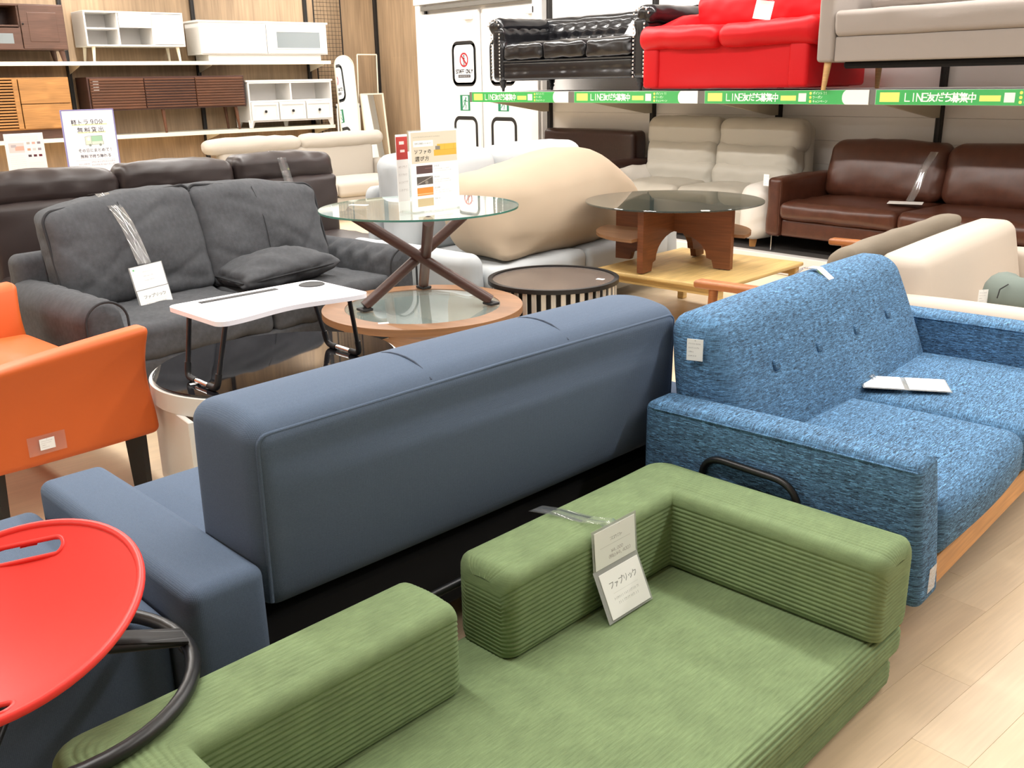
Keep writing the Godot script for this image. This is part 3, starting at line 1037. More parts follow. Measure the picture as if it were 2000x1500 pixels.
	part(t, "tube", tube(B.new(), bend([Vector3(-0.2, 0.012, 0), Vector3(-0.18, 0.455, 0), Vector3(0.12, 0.45, 0), Vector3(0.19, 0.012, 0)], 0.07, 8), 0.0105, 10), M.black_metal)

	make_spin_chair()
	make_orange_sofa()

func make_spin_chair():
	var t := thing("spinning_dish_chair", "red plastic dish seat on a black tube ring, set on the green floor sofa", "chair", Vector3(-1.72, 0.428, -0.30), 0)
	var ring := PackedVector3Array()
	for k in 48: ring.append(Vector3(cos(TAU * k / 48), 0.0, sin(TAU * k / 48)) * 0.275 + Vector3(0, 0.016, 0))
	part(t, "base_ring", tube(B.new(), ring, 0.0145, 12, true), M.black_metal)
	var n := Vector3(0.146, 0.956, 0.26).normalized()
	var c := Vector3(-0.025, 0.178, 0.033)        # centre of the rim
	var hub := c - n * 0.085
	var ex := n.cross(Vector3(0, 0, 1)).normalized()
	var ez := ex.cross(n).normalized()
	var dish := B.new()
	var slots := [Vector2(-0.86, -0.5).normalized(), Vector2(0.86, 0.5).normalized()]
	var R := 0.25
	var f := func(r: float, a: float, low: float) -> Vector3:
		var u := r / R
		var y := -0.065 * (1.0 - u * u) - low
		if u > 0.94: y += -0.0
		return c + ex * (r * cos(a)) + ez * (r * sin(a)) + n * y
	var NR := 40
	var NA := 160
	var hole := func(r: float, a: float) -> bool:
		for s: Vector2 in slots:
			var p := Vector2(cos(a), sin(a)) * r
			var along := absf(p.dot(Vector2(-s.y, s.x)))
			var rad := p.dot(s) - 0.198
			var q := Vector2(maxf(along - 0.05, 0.0), rad)
			if q.length() < 0.017: return true
		return false
	for i in NR:
		for k in NA:
			var r0 := R * i / NR
			var r1 := R * (i + 1) / NR
			var a0 := TAU * k / NA
			var a1 := TAU * (k + 1) / NA
			if hole.call((r0 + r1) / 2, (a0 + a1) / 2): continue
			dish.quad(f.call(r0, a0, 0.0), f.call(r1, a0, 0.0), f.call(r1, a1, 0.0), f.call(r0, a1, 0.0))
			dish.quad(f.call(r0, a0, 0.005), f.call(r0, a1, 0.005), f.call(r1, a1, 0.005), f.call(r1, a0, 0.005))
	var lip := PackedVector3Array()
	for k in 72: lip.append(f.call(R, TAU * k / 72, 0.004))
	tube(dish, lip, 0.008, 10, true)
	part(t, "seat_dish", dish, M.red_plastic)
	for s: Vector2 in slots:
		var pts := PackedVector3Array()
		var tt := Vector2(-s.y, s.x)
		for k in 24:
			var g := TAU * k / 24
			var q := tt * (0.05 * signf(cos(g)) + 0.018 * cos(g)) + s * (0.198 + 0.018 * sin(g))
			pts.append(f.call(q.length(), q.angle(), 0.002))
		part(t, "handle_rim", tube(B.new(), pts, 0.005, 8, true), M.red_plastic)
	var pl := B.new()
	pl.x = Transform3D(Basis(ex, n, -ez), hub)
	lathe(pl, [Vector2(0, -0.03), Vector2(0.045, -0.03), Vector2(0.06, 0.0), Vector2(0.06, 0.009), Vector2(0, 0.009)], 28)
	part(t, "hub", pl, M.black)
	for a: float in [-84.0, 36.0, 156.0]:
		var g := deg_to_rad(a)
		var out := Vector3(cos(g), 0, sin(g))
		var e := out * 0.272 + Vector3(0, 0.03, 0)
		var sd := Vector3(-out.z, 0, out.x) * 0.03
		var sp := B.new()
		for k: float in [-1.0, 1.0]:
			tube(sp, bend([hub + out * 0.03 + sd * k * 0.8, hub + out * 0.1 + sd * k + Vector3(0, -0.03, 0), e + sd * k * 0.5], 0.04), 0.0095, 8)
		part(t, "spoke", sp, M.black_metal)
		var pt := B.new()
		ribbon(pt, [hub + out * 0.05, hub + out * 0.11 + Vector3(0, -0.022, 0), e + Vector3(0, 0.006, 0)], sd * 1.9, 0.002)
		part(t, "spoke_plate", pt, M.black)
		part(t, "foot", soft(B.new(), out * 0.275 + Vector3(0, 0.006, 0), Vector3(0.03, 0.012, 0.03), 0.005, 2), M.black)

func make_orange_sofa():
	var t := thing("orange_sofa", "orange leatherette small sofa with flared arms and dark legs", "sofa", Vector3(-4.11, 0, -0.85), 186)
	for s: float in [-1.0, 1.0]:
		var sz := Vector3(0.1, 0.40, 0.60)
		var bnd := func(q: Vector3, a: Vector3) -> Vector3:
			var up := (a.y + 1.0) * 0.5
			q.x += s * 0.05 * pow(up, 3.0)
			q.z += 0.014 * cos(up * PI * 1.6) * maxf(0.0, a.z)
			q.y += 0.03 * a.z * up
			return q
		part(t, "armrest", soft(B.new(), Vector3(s * 0.585, 0.435, -0.02), sz, 0.028, 8, puff(sz, Vector3(0.006, 0.006, 0.004), 0.0, 4.0, 0.0, bnd)), M.orange)
	var ss := Vector3(1.07, 0.2, 0.56)
	part(t, "seat", soft(B.new(), Vector3(0, 0.345, 0.0), ss, 0.045, 16, puff(ss, Vector3(0, 0.03, 0.015), 0.0, 4.0, 0.0, func(q: Vector3, a: Vector3) -> Vector3:
		if a.y > 0.5:
			for x: float in [-0.27, 0.0, 0.27]:
				var d := Vector2(q.x - x, q.z).length()
				q.y -= 0.02 * exp(-d * d / 0.003)
		return q)), M.orange)
	var bs := Vector3(1.16, 0.6, 0.13)
	part(t, "backrest", soft(B.new(), Vector3(0, 0.52, -0.30), bs, 0.05, 8, puff(bs, Vector3(0, 0.03, 0.02))), M.orange)
	for sx: float in [-0.56, 0.56]:
		for z: float in [-0.30, 0.22]:
			part(t, "leg", tube(B.new(false), PackedVector3Array([Vector3(sx, 0.26, z), Vector3(sx, 0.0, z * 1.02)]), 0.044, 4, false, 0.036), M.black)

# ---------------------------------------------------------------- sofas and tables in the middle of the shop
func sofa(t: Node3D, o: Dictionary):
	# o: w, d, base (underside), seat, arm, aw, back, bt, n, m, r, cush (back cushion height), lean, legs (material), wr (wrinkle)
	var m: Material = o.m
	var hw: float = o.w / 2.0
	var hd: float = o.d / 2.0
	var r: float = o.get("r", 0.04)
	var wr: float = o.get("wr", 0.0)
	var aw: float = o.aw
	var iw: float = o.w - 2 * aw
	var sd: float = o.get("sd", 0.17)
	if aw > 0.0:
		for s: float in [-1.0, 1.0]:
			var z := Vector3(aw, o.arm - o.base, o.d)
			part(t, "armrest", cush(Vector3(s * (hw - aw / 2), (o.arm + o.base) / 2, 0), z, minf(r, aw * 0.48), Vector3(0.008, 0.008, 0.006), wr, 8, 4.0, s), o.get("am", m))
	var z := Vector3(iw, o.seat - sd - o.base, o.d - 0.04)
	part(t, "base", cush(Vector3(0, (o.seat - sd + o.base) / 2, -0.01), z, 0.02, Vector3(0, 0, 0.006), 0.0, 4), o.get("bm", m))
	z = Vector3(iw - 0.004, o.back - o.base, o.bt)
	part(t, "back_frame", cush(Vector3(0, (o.back + o.base) / 2, -hd + o.bt / 2), z, minf(r, o.bt * 0.45), Vector3(0.004, 0.008, 0.008), wr, 8, 4.0, 5.0), m)
	var n: int = o.n
	var cw := iw / n
	for k in n:
		var x := -iw / 2 + cw * (k + 0.5)
		z = Vector3(cw - 0.004, sd, o.d - o.bt + 0.02)
		part(t, "seat_cushion", cush(Vector3(x, o.seat - sd / 2, o.bt / 2 + 0.01), z, minf(0.05, sd * 0.4), Vector3(0, 0.02, 0.012), wr, 10, 5.0, k * 3.1), m)
		if o.get("cush", 0.0) > 0.0:
			var ct: float = o.get("ct", 0.2)
			var ln: float = o.get("lean", 0.15)
			z = Vector3(cw - 0.006, o.cush, ct)
			part(t, "back_cushion", cush(Vector3(x, o.seat + o.cush / 2 + 0.003, -hd + o.bt + ct / 2 + 0.02), z, minf(0.08, ct * 0.45), Vector3(0.01, 0.025, 0.05), wr, 10, 5.0, 9.0 + k * 2.3, func(q: Vector3, a: Vector3) -> Vector3:
				q.z -= ln * (q.y + o.cush / 2) - 0.02
				return q), o.get("cm", m))
	if o.has("legs"):
		for sx: float in [-1.0, 1.0]:
			for sz: float in [-1.0, 1.0]:
				part(t, "leg", rod(B.new(), Vector3(sx * (hw - 0.1), o.base + 0.01, sz * (hd - 0.09)), Vector3(sx * (hw - 0.09), 0, sz * (hd - 0.08)), 0.025, 0.015), o.legs)

func make_middle():
	# ---- charcoal cloth sofa with loose back cushions
	var t := thing("charcoal_sofa", "charcoal grey cloth two-seat sofa with piped cushions and tufted inner arms", "sofa", Vector3(-4.88, 0, -2.13), 97)
	for s: float in [-1.0, 1.0]:
		var z := Vector3(0.21, 0.5, 0.92)
		var arm := part(t, "armrest", soft(B.new(), Vector3(s * 0.875, 0.35, 0.0), z, 0.1, 30, puff(z, Vector3(0.004, 0.004, 0.0), 0.003, 6.0, s, func(q: Vector3, a: Vector3) -> Vector3:
			# button tufting over the inner side and the rolled top
			var ax := Vector2(-s * q.x, q.y - 0.14)
			if ax.y > -0.1 and ax.length() > 0.05:
				var turn := ax.angle()
				var out := ax.normalized()
				for i in 6:
					for j in 2:
						var d := Vector2(q.z - (-0.38 + 0.15 * i + 0.075 * j), (turn - (0.25 + 0.75 * j)) * 0.1).length()
						var dip := 0.024 * exp(-d * d / 0.0011)
						q.x += s * out.x * dip
						q.y -= out.y * dip
			if a.z > 0.0: q.z = minf(q.z, 0.44)
			return q)), M.grey_cloth)
		var ap := PackedVector3Array()
		for k in 17:
			var g := PI * k / 16.0
			ap.append(Vector3(s * 0.875 + 0.097 * cos(g), 0.50 + 0.095 * sin(g), 0.447))
		ap.insert(0, Vector3(s * 0.875 + 0.097, 0.12, 0.447))
		ap.append(Vector3(s * 0.875 - 0.097, 0.12, 0.447))
		part(arm, "piping", tube(B.new(), ap, 0.006, 8), M.grey_piping)
	var z2 := Vector3(1.62, 0.2, 0.9)
	part(t, "base", cush(Vector3(0, 0.19, -0.01), z2, 0.02, Vector3.ZERO, 0, 4), M.grey_cloth)
	z2 = Vector3(1.86, 0.62, 0.14)
	part(t, "back_frame", cush(Vector3(0, 0.41, -0.42), z2, 0.05, Vector3(0, 0.01, 0.01), 0.006, 8), M.grey_cloth)
	for s: float in [-1.0, 1.0]:
		z2 = Vector3(0.80, 0.17, 0.76)
		part(t, "seat_cushion", cush(Vector3(s * 0.405, 0.365, 0.06), z2, 0.04, Vector3(0, 0.02, 0.012), 0.012, 12, 6.0, s), M.grey_cloth)
		var cz := Vector3(0.80, 0.52, 0.22)
		var hang := func(q: Vector3, a: Vector3) -> Vector3:
			# slumped corners, leaning back
			q.y -= 0.022 * a.x * a.x * (a.y + 1.0) * 0.5
			if s < 0: q.y += 0.035 * a.x * (a.y + 1.0) * 0.5
			else: q.y -= 0.03 * a.x * (a.y + 1.0) * 0.5
			q.z += -0.42 * (q.y + 0.26) * 0.75 + 0.010 * sin(q.x * 13.0 + q.y * 9.0) * maxf(0.0, a.z) * (1.0 - a.y * a.y)
			# pulled creases running up from the lower corners
			if a.z > 0.3:
				for e in [[-0.34, -0.20, 0.10, -0.10], [-0.36, -0.06, 0.02, -0.22], [0.34, -0.18, 0.06, 0.02], [-0.20, 0.20, 0.04, 0.10], [0.36, 0.05, 0.16, -0.16]]:
					var p0 := Vector2(e[0], e[1])
					var p1 := Vector2(e[2], e[3])
					var w := Geometry2D.get_closest_point_to_segment(Vector2(q.x * s, q.y), p0, p1)
					var dd := Vector2(q.x * s, q.y).distance_to(w)
					q.z -= 0.009 * exp(-dd * dd / 0.0005)
			return q
		var cu := part(t, "back_cushion", cush(Vector3(s * 0.395, 0.71, -0.19), cz, 0.05, Vector3(0.012, 0.012, 0.06), 0.010, 30, 5.0, 4.0 + s, hang), M.grey_cloth)
		var pf := puff(cz, Vector3(0.012, 0.012, 0.06), 0.0, 5.0, 0.0, hang)
		var line := PackedVector3Array()
		for q in rrect(0.80, 0.52, 0.05, 8):
			line.append(Vector3(s * 0.395, 0.71, -0.19) + pf.call(Vector3(q.x, q.y, 0.062)) * 1.012)
		part(cu, "piping", tube(B.new(), line, 0.008, 7, true), M.grey_piping)
		var mid := PackedVector3Array()
		for k in 9: mid.append(Vector3(s * 0.395, 0.71, -0.19) + pf.call(Vector3(-0.04, -0.2 + 0.44 * k / 8.0, 0.112)))
		part(cu, "seam", tube(B.new(), mid, 0.002, 6), M.grey_piping)
	for sx: float in [-0.86, 0.86]:
		for z: float in [-0.36, 0.36]: part(t, "leg", rod(B.new(), Vector3(sx, 0.11, z), Vector3(sx, 0, z), 0.025, 0.02), M.black)

	var pz := Vector3(0.60, 0.13, 0.40)
	t = thing("charcoal_pillow", "small charcoal cloth scatter cushion lying on the charcoal sofa seat", "cushion", Vector3(-4.86, 0.45, -2.42), 92)
	part(t, "cover", cush(Vector3(0, 0.075, 0), pz, 0.045, Vector3(-0.03, 0.05, -0.02), 0.02, 14, 7.0, 2.0, func(q: Vector3, a: Vector3) -> Vector3:
		q.y *= 1.0 - 0.55 * maxf(a.x * a.x, a.z * a.z)
		q.y += 0.02 * a.x
		return q), M.grey_cloth)
	var pl := PackedVector3Array()
	for q in rrect(0.585, 0.385, 0.05, 6): pl.append(Vector3(q.x, 0.075 + 0.02 * q.x / 0.28, q.y))
	part(t, "piping", tube(B.new(), pl, 0.005, 7, true), M.grey_piping)

	# ---- dark leather sofa with headrests
	t = thing("headrest_sofa", "black-brown leather three-seat sofa with three padded headrests behind the charcoal sofa", "sofa", Vector3(-6.0, 0, -2.48), 95)
	z2 = Vector3(2.42, 0.76, 0.16)
	part(t, "back_frame", cush(Vector3(0, 0.47, -0.36), z2, 0.04, Vector3(0, 0.006, 0.006), 0, 6), M.leather_dark)
	z2 = Vector3(2.42, 0.28, 0.86)
	part(t, "base", cush(Vector3(0, 0.2, 0.02), z2, 0.03, Vector3.ZERO, 0, 4), M.leather_dark)
	for k in 3:
		var x := (k - 1) * 0.80
		var z := Vector3(0.795, 0.2, 0.7)
		part(t, "seat_cushion", cush(Vector3(x, 0.37, 0.1), z, 0.05, Vector3(0, 0.03, 0.01), 0.01, 8, 5.0, k), M.leather_dark)
		z = Vector3(0.795, 0.46, 0.2)
		part(t, "back_cushion", cush(Vector3(x, 0.645, -0.23), z, 0.04, Vector3(0.002, 0.01, 0.02), 0.008, 10, 5.0, k + 3.0), M.leather_dark)
		z = Vector3(0.79, 0.19, 0.20)
		part(t, "headrest", cush(Vector3(x, 0.935, -0.26), z, 0.06, Vector3(0.004, 0.015, 0.012), 0.010, 14, 6.0, k * 5.0 + 1.0, func(q: Vector3, a: Vector3) -> Vector3:
			q.y += 0.012 * (1.0 - a.x * a.x) - 0.010 * a.x
			return q), M.leather_dark)
	for sx: float in [-1.0, 1.0]:
		for z: float in [-0.34, 0.36]: part(t, "leg", rod(B.new(), Vector3(sx, 0.08, z), Vector3(sx, 0, z), 0.025, 0.02), M.black)

	# ---- light grey sofa with big loose cushions, and the bean bag on it
	t = thing("light_grey_sofa", "pale grey cloth sofa carrying the big beige bean bag", "sofa", Vector3(-5.07, 0, -4.42), 96)
	sofa(t, {"w": 2.2, "d": 1.16, "base": 0.08, "seat": 0.42, "arm": 0.52, "aw": 0.16, "back": 0.84, "bt": 0.14, "n": 2, "m": M.light_grey, "r": 0.07, "wr": 0.01, "cush": 0.62, "ct": 0.24, "lean": 0.1, "legs": M.wood_ash})
	t = thing("bean_bag", "huge smooth beige bean bag slumped on the pale grey sofa", "bean bag", Vector3(-4.80, 0.415, -4.45), 97)
	var gz := Vector3(1.66, 0.56, 0.46)
	part(t, "cover", cush(Vector3(0, 0.30, 0), gz, 0.15, Vector3(0.05, 0.03, 0.08), 0.02, 18, 2.0, 3.0, func(q: Vector3, a: Vector3) -> Vector3:
		q.y += 0.05 * sin(a.x * 2.0 + 0.3) * (a.y + 1.0) * 0.5
		var e := maxf(0.0, a.x - 0.3)
		q.y -= 0.36 * e * e * (a.y + 1.0)
		q.z *= 1.0 - 0.3 * e
		# the pinched lower corner with its pulled seam
		var d := (a - Vector3(-0.95, -0.9, 0.9)).length()
		q += Vector3(-0.05, -0.035, 0.05) * exp(-d * d / 0.06)
		d = (a - Vector3(-0.72, -0.62, 0.95)).length()
		q.z -= 0.03 * exp(-d * d / 0.03)
		q.z += -0.22 * (q.y + 0.05)
		return q), M.bag)

	# ---- beige sofa by the cabinet wall
	t = thing("beige_sofa", "beige cloth sofa with roll-top back in front of the standing mirrors", "sofa", Vector3(-10.05, 0, -5.62), 92)
	sofa(t, {"w": 2.4, "d": 0.9, "base": 0.1, "seat": 0.43, "arm": 0.6, "aw": 0.18, "back": 0.80, "bt": 0.16, "n": 2, "m": M.beige_cloth, "r": 0.06, "legs": M.wood_ash})
	for s: float in [-1.0, 1.0]:
		z2 = Vector3(1.17, 0.16, 0.2)
		part(t, "head_roll", cush(Vector3(s * 0.59, 0.85, -0.36), z2, 0.075, Vector3(0.01, 0.015, 0.01), 0.012, 10, 6.0, s), M.beige_cloth)

	# ---- cream sofa
	t = thing("cream_sofa", "cream leatherette sofa with a low arm behind the blue tweed sofa", "sofa", Vector3(-1.90, 0, -5.02), 98)
	sofa(t, {"w": 1.76, "d": 0.82, "base": 0.08, "seat": 0.36, "arm": 0.52, "aw": 0.14, "back": 0.3, "bt": 0.2, "n": 2, "m": M.cream, "r": 0.045, "legs": M.wood_ash})
	z2 = Vector3(1.5, 0.54, 0.22)
	part(t, "back_pad", cush(Vector3(0.0, 0.42, -0.29), z2, 0.06, Vector3(0.004, 0.01, 0.015), 0, 8, 4.0, 0.0, func(q: Vector3, a: Vector3) -> Vector3:
		q.z -= 0.2 * (q.y + 0.26)
		return q), M.cream)
	t = thing("neck_pillow", "grey-green curved neck pillow with a white tag on the cream sofa", "pillow", Vector3(-1.78, 0.385, -4.76), 40)
	var np := PackedVector3Array()
	for k in 15:
		var g := deg_to_rad(-30 + 240.0 * k / 14)
		np.append(Vector3(cos(g) * 0.13, 0.1, sin(g) * 0.12))
	part(t, "cover", tube(B.new(), np, 0.095, 16), M.pillow_green)
	part(t, "cord_loop", tube(B.new(), PackedVector3Array([Vector3(-0.16, 0.17, 0.12), Vector3(-0.2, 0.15, 0.14), Vector3(-0.21, 0.11, 0.15)]), 0.003, 6), M.black)

	# ---- wood framed sofa turned away
	t = thing("wood_frame_sofa", "wooden armed sofa with taupe cushion standing back to back with the cream sofa", "sofa", Vector3(-2.75, 0, -4.66), -82)
	for s: float in [-1.0, 1.0]:
		part(t, "armrest", soft(B.new(), Vector3(s * 0.80, 0.5, 0.05), Vector3(0.08, 0.04, 0.7), 0.015, 3), M.wood_arm)
		for z: float in [-0.25, 0.3]:
			part(t, "leg", rod(B.new(), Vector3(s * 0.80, 0.49, z), Vector3(s * 0.80, 0, z * 1.1), 0.024, 0.018), M.wood_arm)
		part(t, "side_rail", bx(Vector3(s * 0.78, 0.24, 0.0), Vector3(0.03, 0.06, 0.6), 0.004), M.wood_arm)
	part(t, "seat_rail", bx(Vector3(0, 0.24, 0.28), Vector3(1.56, 0.06, 0.03), 0.004), M.wood_arm)
	part(t, "back_rail", bx(Vector3(0, 0.5, -0.33), Vector3(1.56, 0.06, 0.03), 0.004), M.wood_arm)
	z2 = Vector3(1.5, 0.12, 0.6)
	part(t, "seat_cushion", cush(Vector3(0, 0.32, 0.02), z2, 0.04, Vector3(0, 0.012, 0.01), 0.006, 8), M.olive)
	z2 = Vector3(1.55, 0.36, 0.12)
	part(t, "back_cushion", cush(Vector3(0, 0.555, -0.24), z2, 0.05, Vector3(0.0, 0.012, 0.015), 0.012, 12, 5.0, 1.0, func(q: Vector3, a: Vector3) -> Vector3:
		q.z -= 0.25 * (q.y + 0.18)
		return q), M.olive)

	make_tables()

func oval_ring(b: B, a: float, c: float, ai: float, ci: float, y0: float, y1: float, n := 64) -> B:
	for k in n:
		var g := TAU * k / n
		var h := TAU * (k + 1) / n
		var o0 := Vector3(cos(g) * a, 0, sin(g) * c)
		var o1 := Vector3(cos(h) * a, 0, sin(h) * c)
		var i0 := Vector3(cos(g) * ai, 0, sin(g) * ci)
		var i1 := Vector3(cos(h) * ai, 0, sin(h) * ci)
		var u0 := Vector3(0, y0, 0)
		var u1 := Vector3(0, y1, 0)
		b.st.set_smooth_group(1)
		b.quad(o0 + u1, o1 + u1, i1 + u1, i0 + u1)
		b.st.set_smooth_group(2)
		b.quad(o0 + u0, i0 + u0, i1 + u0, o1 + u0)
		b.st.set_smooth_group(3)
		b.quad(o0 + u0, o1 + u0, o1 + u1, o0 + u1)
		b.st.set_smooth_group(4)
		b.quad(i0 + u0, i0 + u1, i1 + u1, i1 + u0)
	b.sm(true)
	return b

func pane(a: float, c: float, y0: float, y1: float, n := 64) -> B:
	# a round or oval slab with a small bevel
	var e := 0.0015
	return lathe(B.new(), [Vector2(0, y0), Vector2(1.0 - e / a, y0), Vector2(1.0, y0 + e), Vector2(1.0, y1 - e), Vector2(1.0 - e / a, y1), Vector2(0, y1)], n, Vector3.ZERO, Vector2(a, c))

func make_tables():
	# ---- walnut ring coffee table with a glass centre
	var t := thing("walnut_ring_table", "low round walnut table with a glass centre, under the crossed-leg glass table", "table", Vector3(-3.98, 0, -2.78), 20)
	part(t, "rim", oval_ring(B.new(), 0.515, 0.515, 0.40, 0.40, 0.365, 0.40), M.wood_rim)
	part(t, "glass", pane(0.41, 0.41, 0.39, 0.397), M.glass)
	part(t, "lower_shelf", pane(0.36, 0.36, 0.14, 0.155), M.wood_rim)
	for k in 4:
		var g := TAU * k / 4 + 0.5
		var d := Vector3(cos(g), 0, sin(g))
		part(t, "leg", tube(B.new(), bend([d * 0.42 + Vector3(0, 0.37, 0), d * 0.38 + Vector3(0, 0.16, 0), d * 0.47], 0.2, 6), 0.028, 10, false, 0.018), M.wood_rim)
	# ---- crossed leg glass table standing on it
	t = thing("crossed_leg_table", "round clear glass table on three crossed dark brown rods", "table", Vector3(-4.0, 0.40, -2.80), 0)
	var feet := [Vector3(0.25, 0.012, -0.25), Vector3(-0.06, 0.012, 0.31), Vector3(-0.33, 0.012, -0.21)]
	for k in 3:
		var f: Vector3 = feet[k]
		var top := Vector3(-f.x, 0.482, -f.z) * Vector3(1.05, 1, 1.05)
		var sd := Vector3(-f.z, 0, f.x).normalized() * 0.022
		part(t, "rod", rod(B.new(), f + sd + Vector3(0, 0.012, 0), top + sd, 0.027, 0.027, 16), M.wood_dark)
		part(t, "rubber_foot", soft(B.new(), f + sd - Vector3(0, 0.003, 0), Vector3(0.07, 0.014, 0.06), 0.005, 2), M.black)
	part(t, "glass_top", pane(0.5, 0.5, 0.492, 0.502, 96), M.glass)
	part(t, "glass_rim", oval_ring(B.new(), 0.5012, 0.5012, 0.4995, 0.4995, 0.4925, 0.5015, 96), M.glass_edge)
	# ---- oval black glass table with drawers
	t = thing("black_glass_table", "round black glass coffee table on a white curved base with drawers", "table", Vector3(-3.50, 0, -1.71), 94)
	part(t, "glass_top", pane(0.495, 0.445, 0.412, 0.422, 80), M.black_glass)
	part(t, "apron", oval_ring(B.new(), 0.508, 0.458, 0.47, 0.42, 0.34, 0.4115, 80), M.table_white)
	for s: float in [-1.0, 1.0]:
		var sl := B.new()
		sl.x = Transform3D(Basis(Vector3.UP, s * 0.12), Vector3(s * 0.478, 0.17, 0.02))
		part(t, "side_slab", box(sl, Vector3.ZERO, Vector3(0.022, 0.338, 0.40), 0.003), M.table_white)
		var dr := part(t, "drawer", bx(Vector3(s * 0.2, 0.19, 0.0), Vector3(0.36, 0.27, 0.40), 0.01), M.table_beige)
		part(dr, "drawer_front", bx(Vector3(s * 0.2, 0.19, 0.21), Vector3(0.34, 0.25, 0.014), 0.004), M.table_beige)
	part(t, "bottom_board", bx(Vector3(0, 0.03, 0), Vector3(0.86, 0.03, 0.42), 0.004), M.wood_dark)
	# ---- folding laptop table standing on it
	t = thing("laptop_table", "white folding laptop table with cup holder standing on the black glass table", "table", Vector3(-3.40, 0.422, -1.655), 94)
	var poly := PackedVector2Array()
	var rr := 0.04
	for q in rrect(0.66, 0.41, rr, 6): poly.append(q)
	# the hollow on the user's side (y is towards the front)
	var shaped := PackedVector2Array()
	for q in poly: shaped.append(Vector2(q.x, -q.y))
	shaped.reverse()
	var out := PackedVector2Array()
	for i in shaped.size():
		out.append(shaped[i])
		var a := shaped[i]
		var c := shaped[(i + 1) % shaped.size()]
		if a.distance_to(c) > 0.4 and a.y < 0.0 and c.y < 0.0:
			for k in range(1, 20):
				var u := k / 20.0
				out.append(a.lerp(c, u) + Vector2(0, 0.045 * pow(sin(PI * u), 2.0)))
	var topb := B.new()
	topb.x = Transform3D(Basis(Vector3.RIGHT, -PI / 2), Vector3(0, 0.262, 0))
	part(t, "table_top", prism(topb, out, 0.0, 0.018), M.laptop_white)
	part(t, "tablet_slot", soft(B.new(), Vector3(-0.05, 0.2808, -0.15), Vector3(0.34, 0.0035, 0.03), 0.0016, 2), M.black)
	var cup := B.new()
	lathe(cup, [Vector2(0.044, 0.2815), Vector2(0.051, 0.2835), Vector2(0.055, 0.2795)], 28, Vector3(0.265, 0, -0.115))
	lathe(cup, [Vector2(0.0, 0.2808), Vector2(0.045, 0.2815)], 28, Vector3(0.265, 0, -0.115))
	part(t, "cup_holder", cup, M.black)
	for s: float in [-1.0, 1.0]:
		var legb := B.new()
		var x := s * 0.27
		tube(legb, bend([Vector3(x, 0.262, 0.14), Vector3(x + s * 0.05, 0.012, 0.115), Vector3(x + s * 0.05, 0.012, -0.115), Vector3(x, 0.262, -0.14)], 0.04, 6), 0.0095, 10)
		var lg := part(t, "leg_frame", legb, M.black_metal)
		for z: float in [-1.0, 1.0]:
			part(lg, "grip", tube(B.new(), bend([Vector3(x + s * 0.04, 0.07, z * 0.12), Vector3(x + s * 0.05, 0.0125, z * 0.115), Vector3(x + s * 0.05, 0.0125, z * 0.05)], 0.04, 5), 0.0125, 10), M.black)
		part(lg, "cross_tube", rod(B.new(), Vector3(x + s * 0.05, 0.0125, -0.05), Vector3(x + s * 0.05, 0.0125, 0.05), 0.0102), M.chrome)
	# ---- drum table with metal slats
	t = thing("drum_table", "round drum table with dark glass top and silver slatted side", "table", Vector3(-3.965, 0, -3.685), 0)
	part(t, "rim", oval_ring(B.new(), 0.375, 0.375, 0.35, 0.35, 0.395, 0.42), M.black_metal)
	part(t, "top", pane(0.352, 0.352, 0.40, 0.412), M.brown_glass)
	part(t, "base_ring", oval_ring(B.new(), 0.37, 0.37, 0.34, 0.34, 0.0, 0.03), M.black_metal)
	part(t, "core", lathe(B.new(), [Vector2(0.33, 0.02), Vector2(0.33, 0.39)], 48), M.black)
	var slat := bx(Vector3.ZERO, Vector3(0.012, 0.368, 0.028), 0.002).done()
	for k in 42:
		var g := TAU * k / 42
		var o := part(t, "slat", slat, M.steel)
		o.position = Vector3(cos(g) * 0.356, 0.212, sin(g) * 0.356)
		o.rotation.y = -g
	# ---- yellow low table
	t = thing("pale_wood_table", "square pale yellow wood low table carrying the smoked glass table", "table", Vector3(-3.83, 0, -4.83), 96)
	part(t, "table_top", soft(B.new(), Vector3(0, 0.337, 0), Vector3(1.0, 0.026, 0.93), 0.01, 4), M.wood_yellow)
	for s: float in [-1.0, 1.0]:
		part(t, "apron", bx(Vector3(s * 0.44, 0.30, 0), Vector3(0.02, 0.05, 0.8), 0.002), M.wood_yellow)
		for z: float in [-1.0, 1.0]: part(t, "leg", bx(Vector3(s * 0.455, 0.162, z * 0.42), Vector3(0.05, 0.324, 0.05), 0.004), M.wood_yellow)
	# ---- smoked glass table on a crossed plywood base
	t = thing("smoked_glass_table", "oval smoked glass table on a crossed walnut base with arched cut-outs", "table", Vector3(-3.98, 0.35, -4.74), 12)
	var side := PackedVector2Array()
	side.append_array([Vector2(-0.41, 0.0), Vector2(-0.30, 0.0), Vector2(-0.285, 0.05)])
	for k in 13:
		var g := PI - PI * k / 12.0
		side.append(Vector2(0.25 * cos(g), 0.06 + 0.15 * sin(g)))
	side.append_array([Vector2(0.285, 0.05), Vector2(0.30, 0.0), Vector2(0.41, 0.0), Vector2(0.41, 0.39), Vector2(-0.41, 0.39)])
	for k in 2:
		var b := B.new()
		b.x = Transform3D(Basis(Vector3.UP, PI / 2 * k), Vector3(0, 0.006, 0))
		part(t, "base_slab", prism(b, side, -0.02, 0.02), M.wood_walnut)
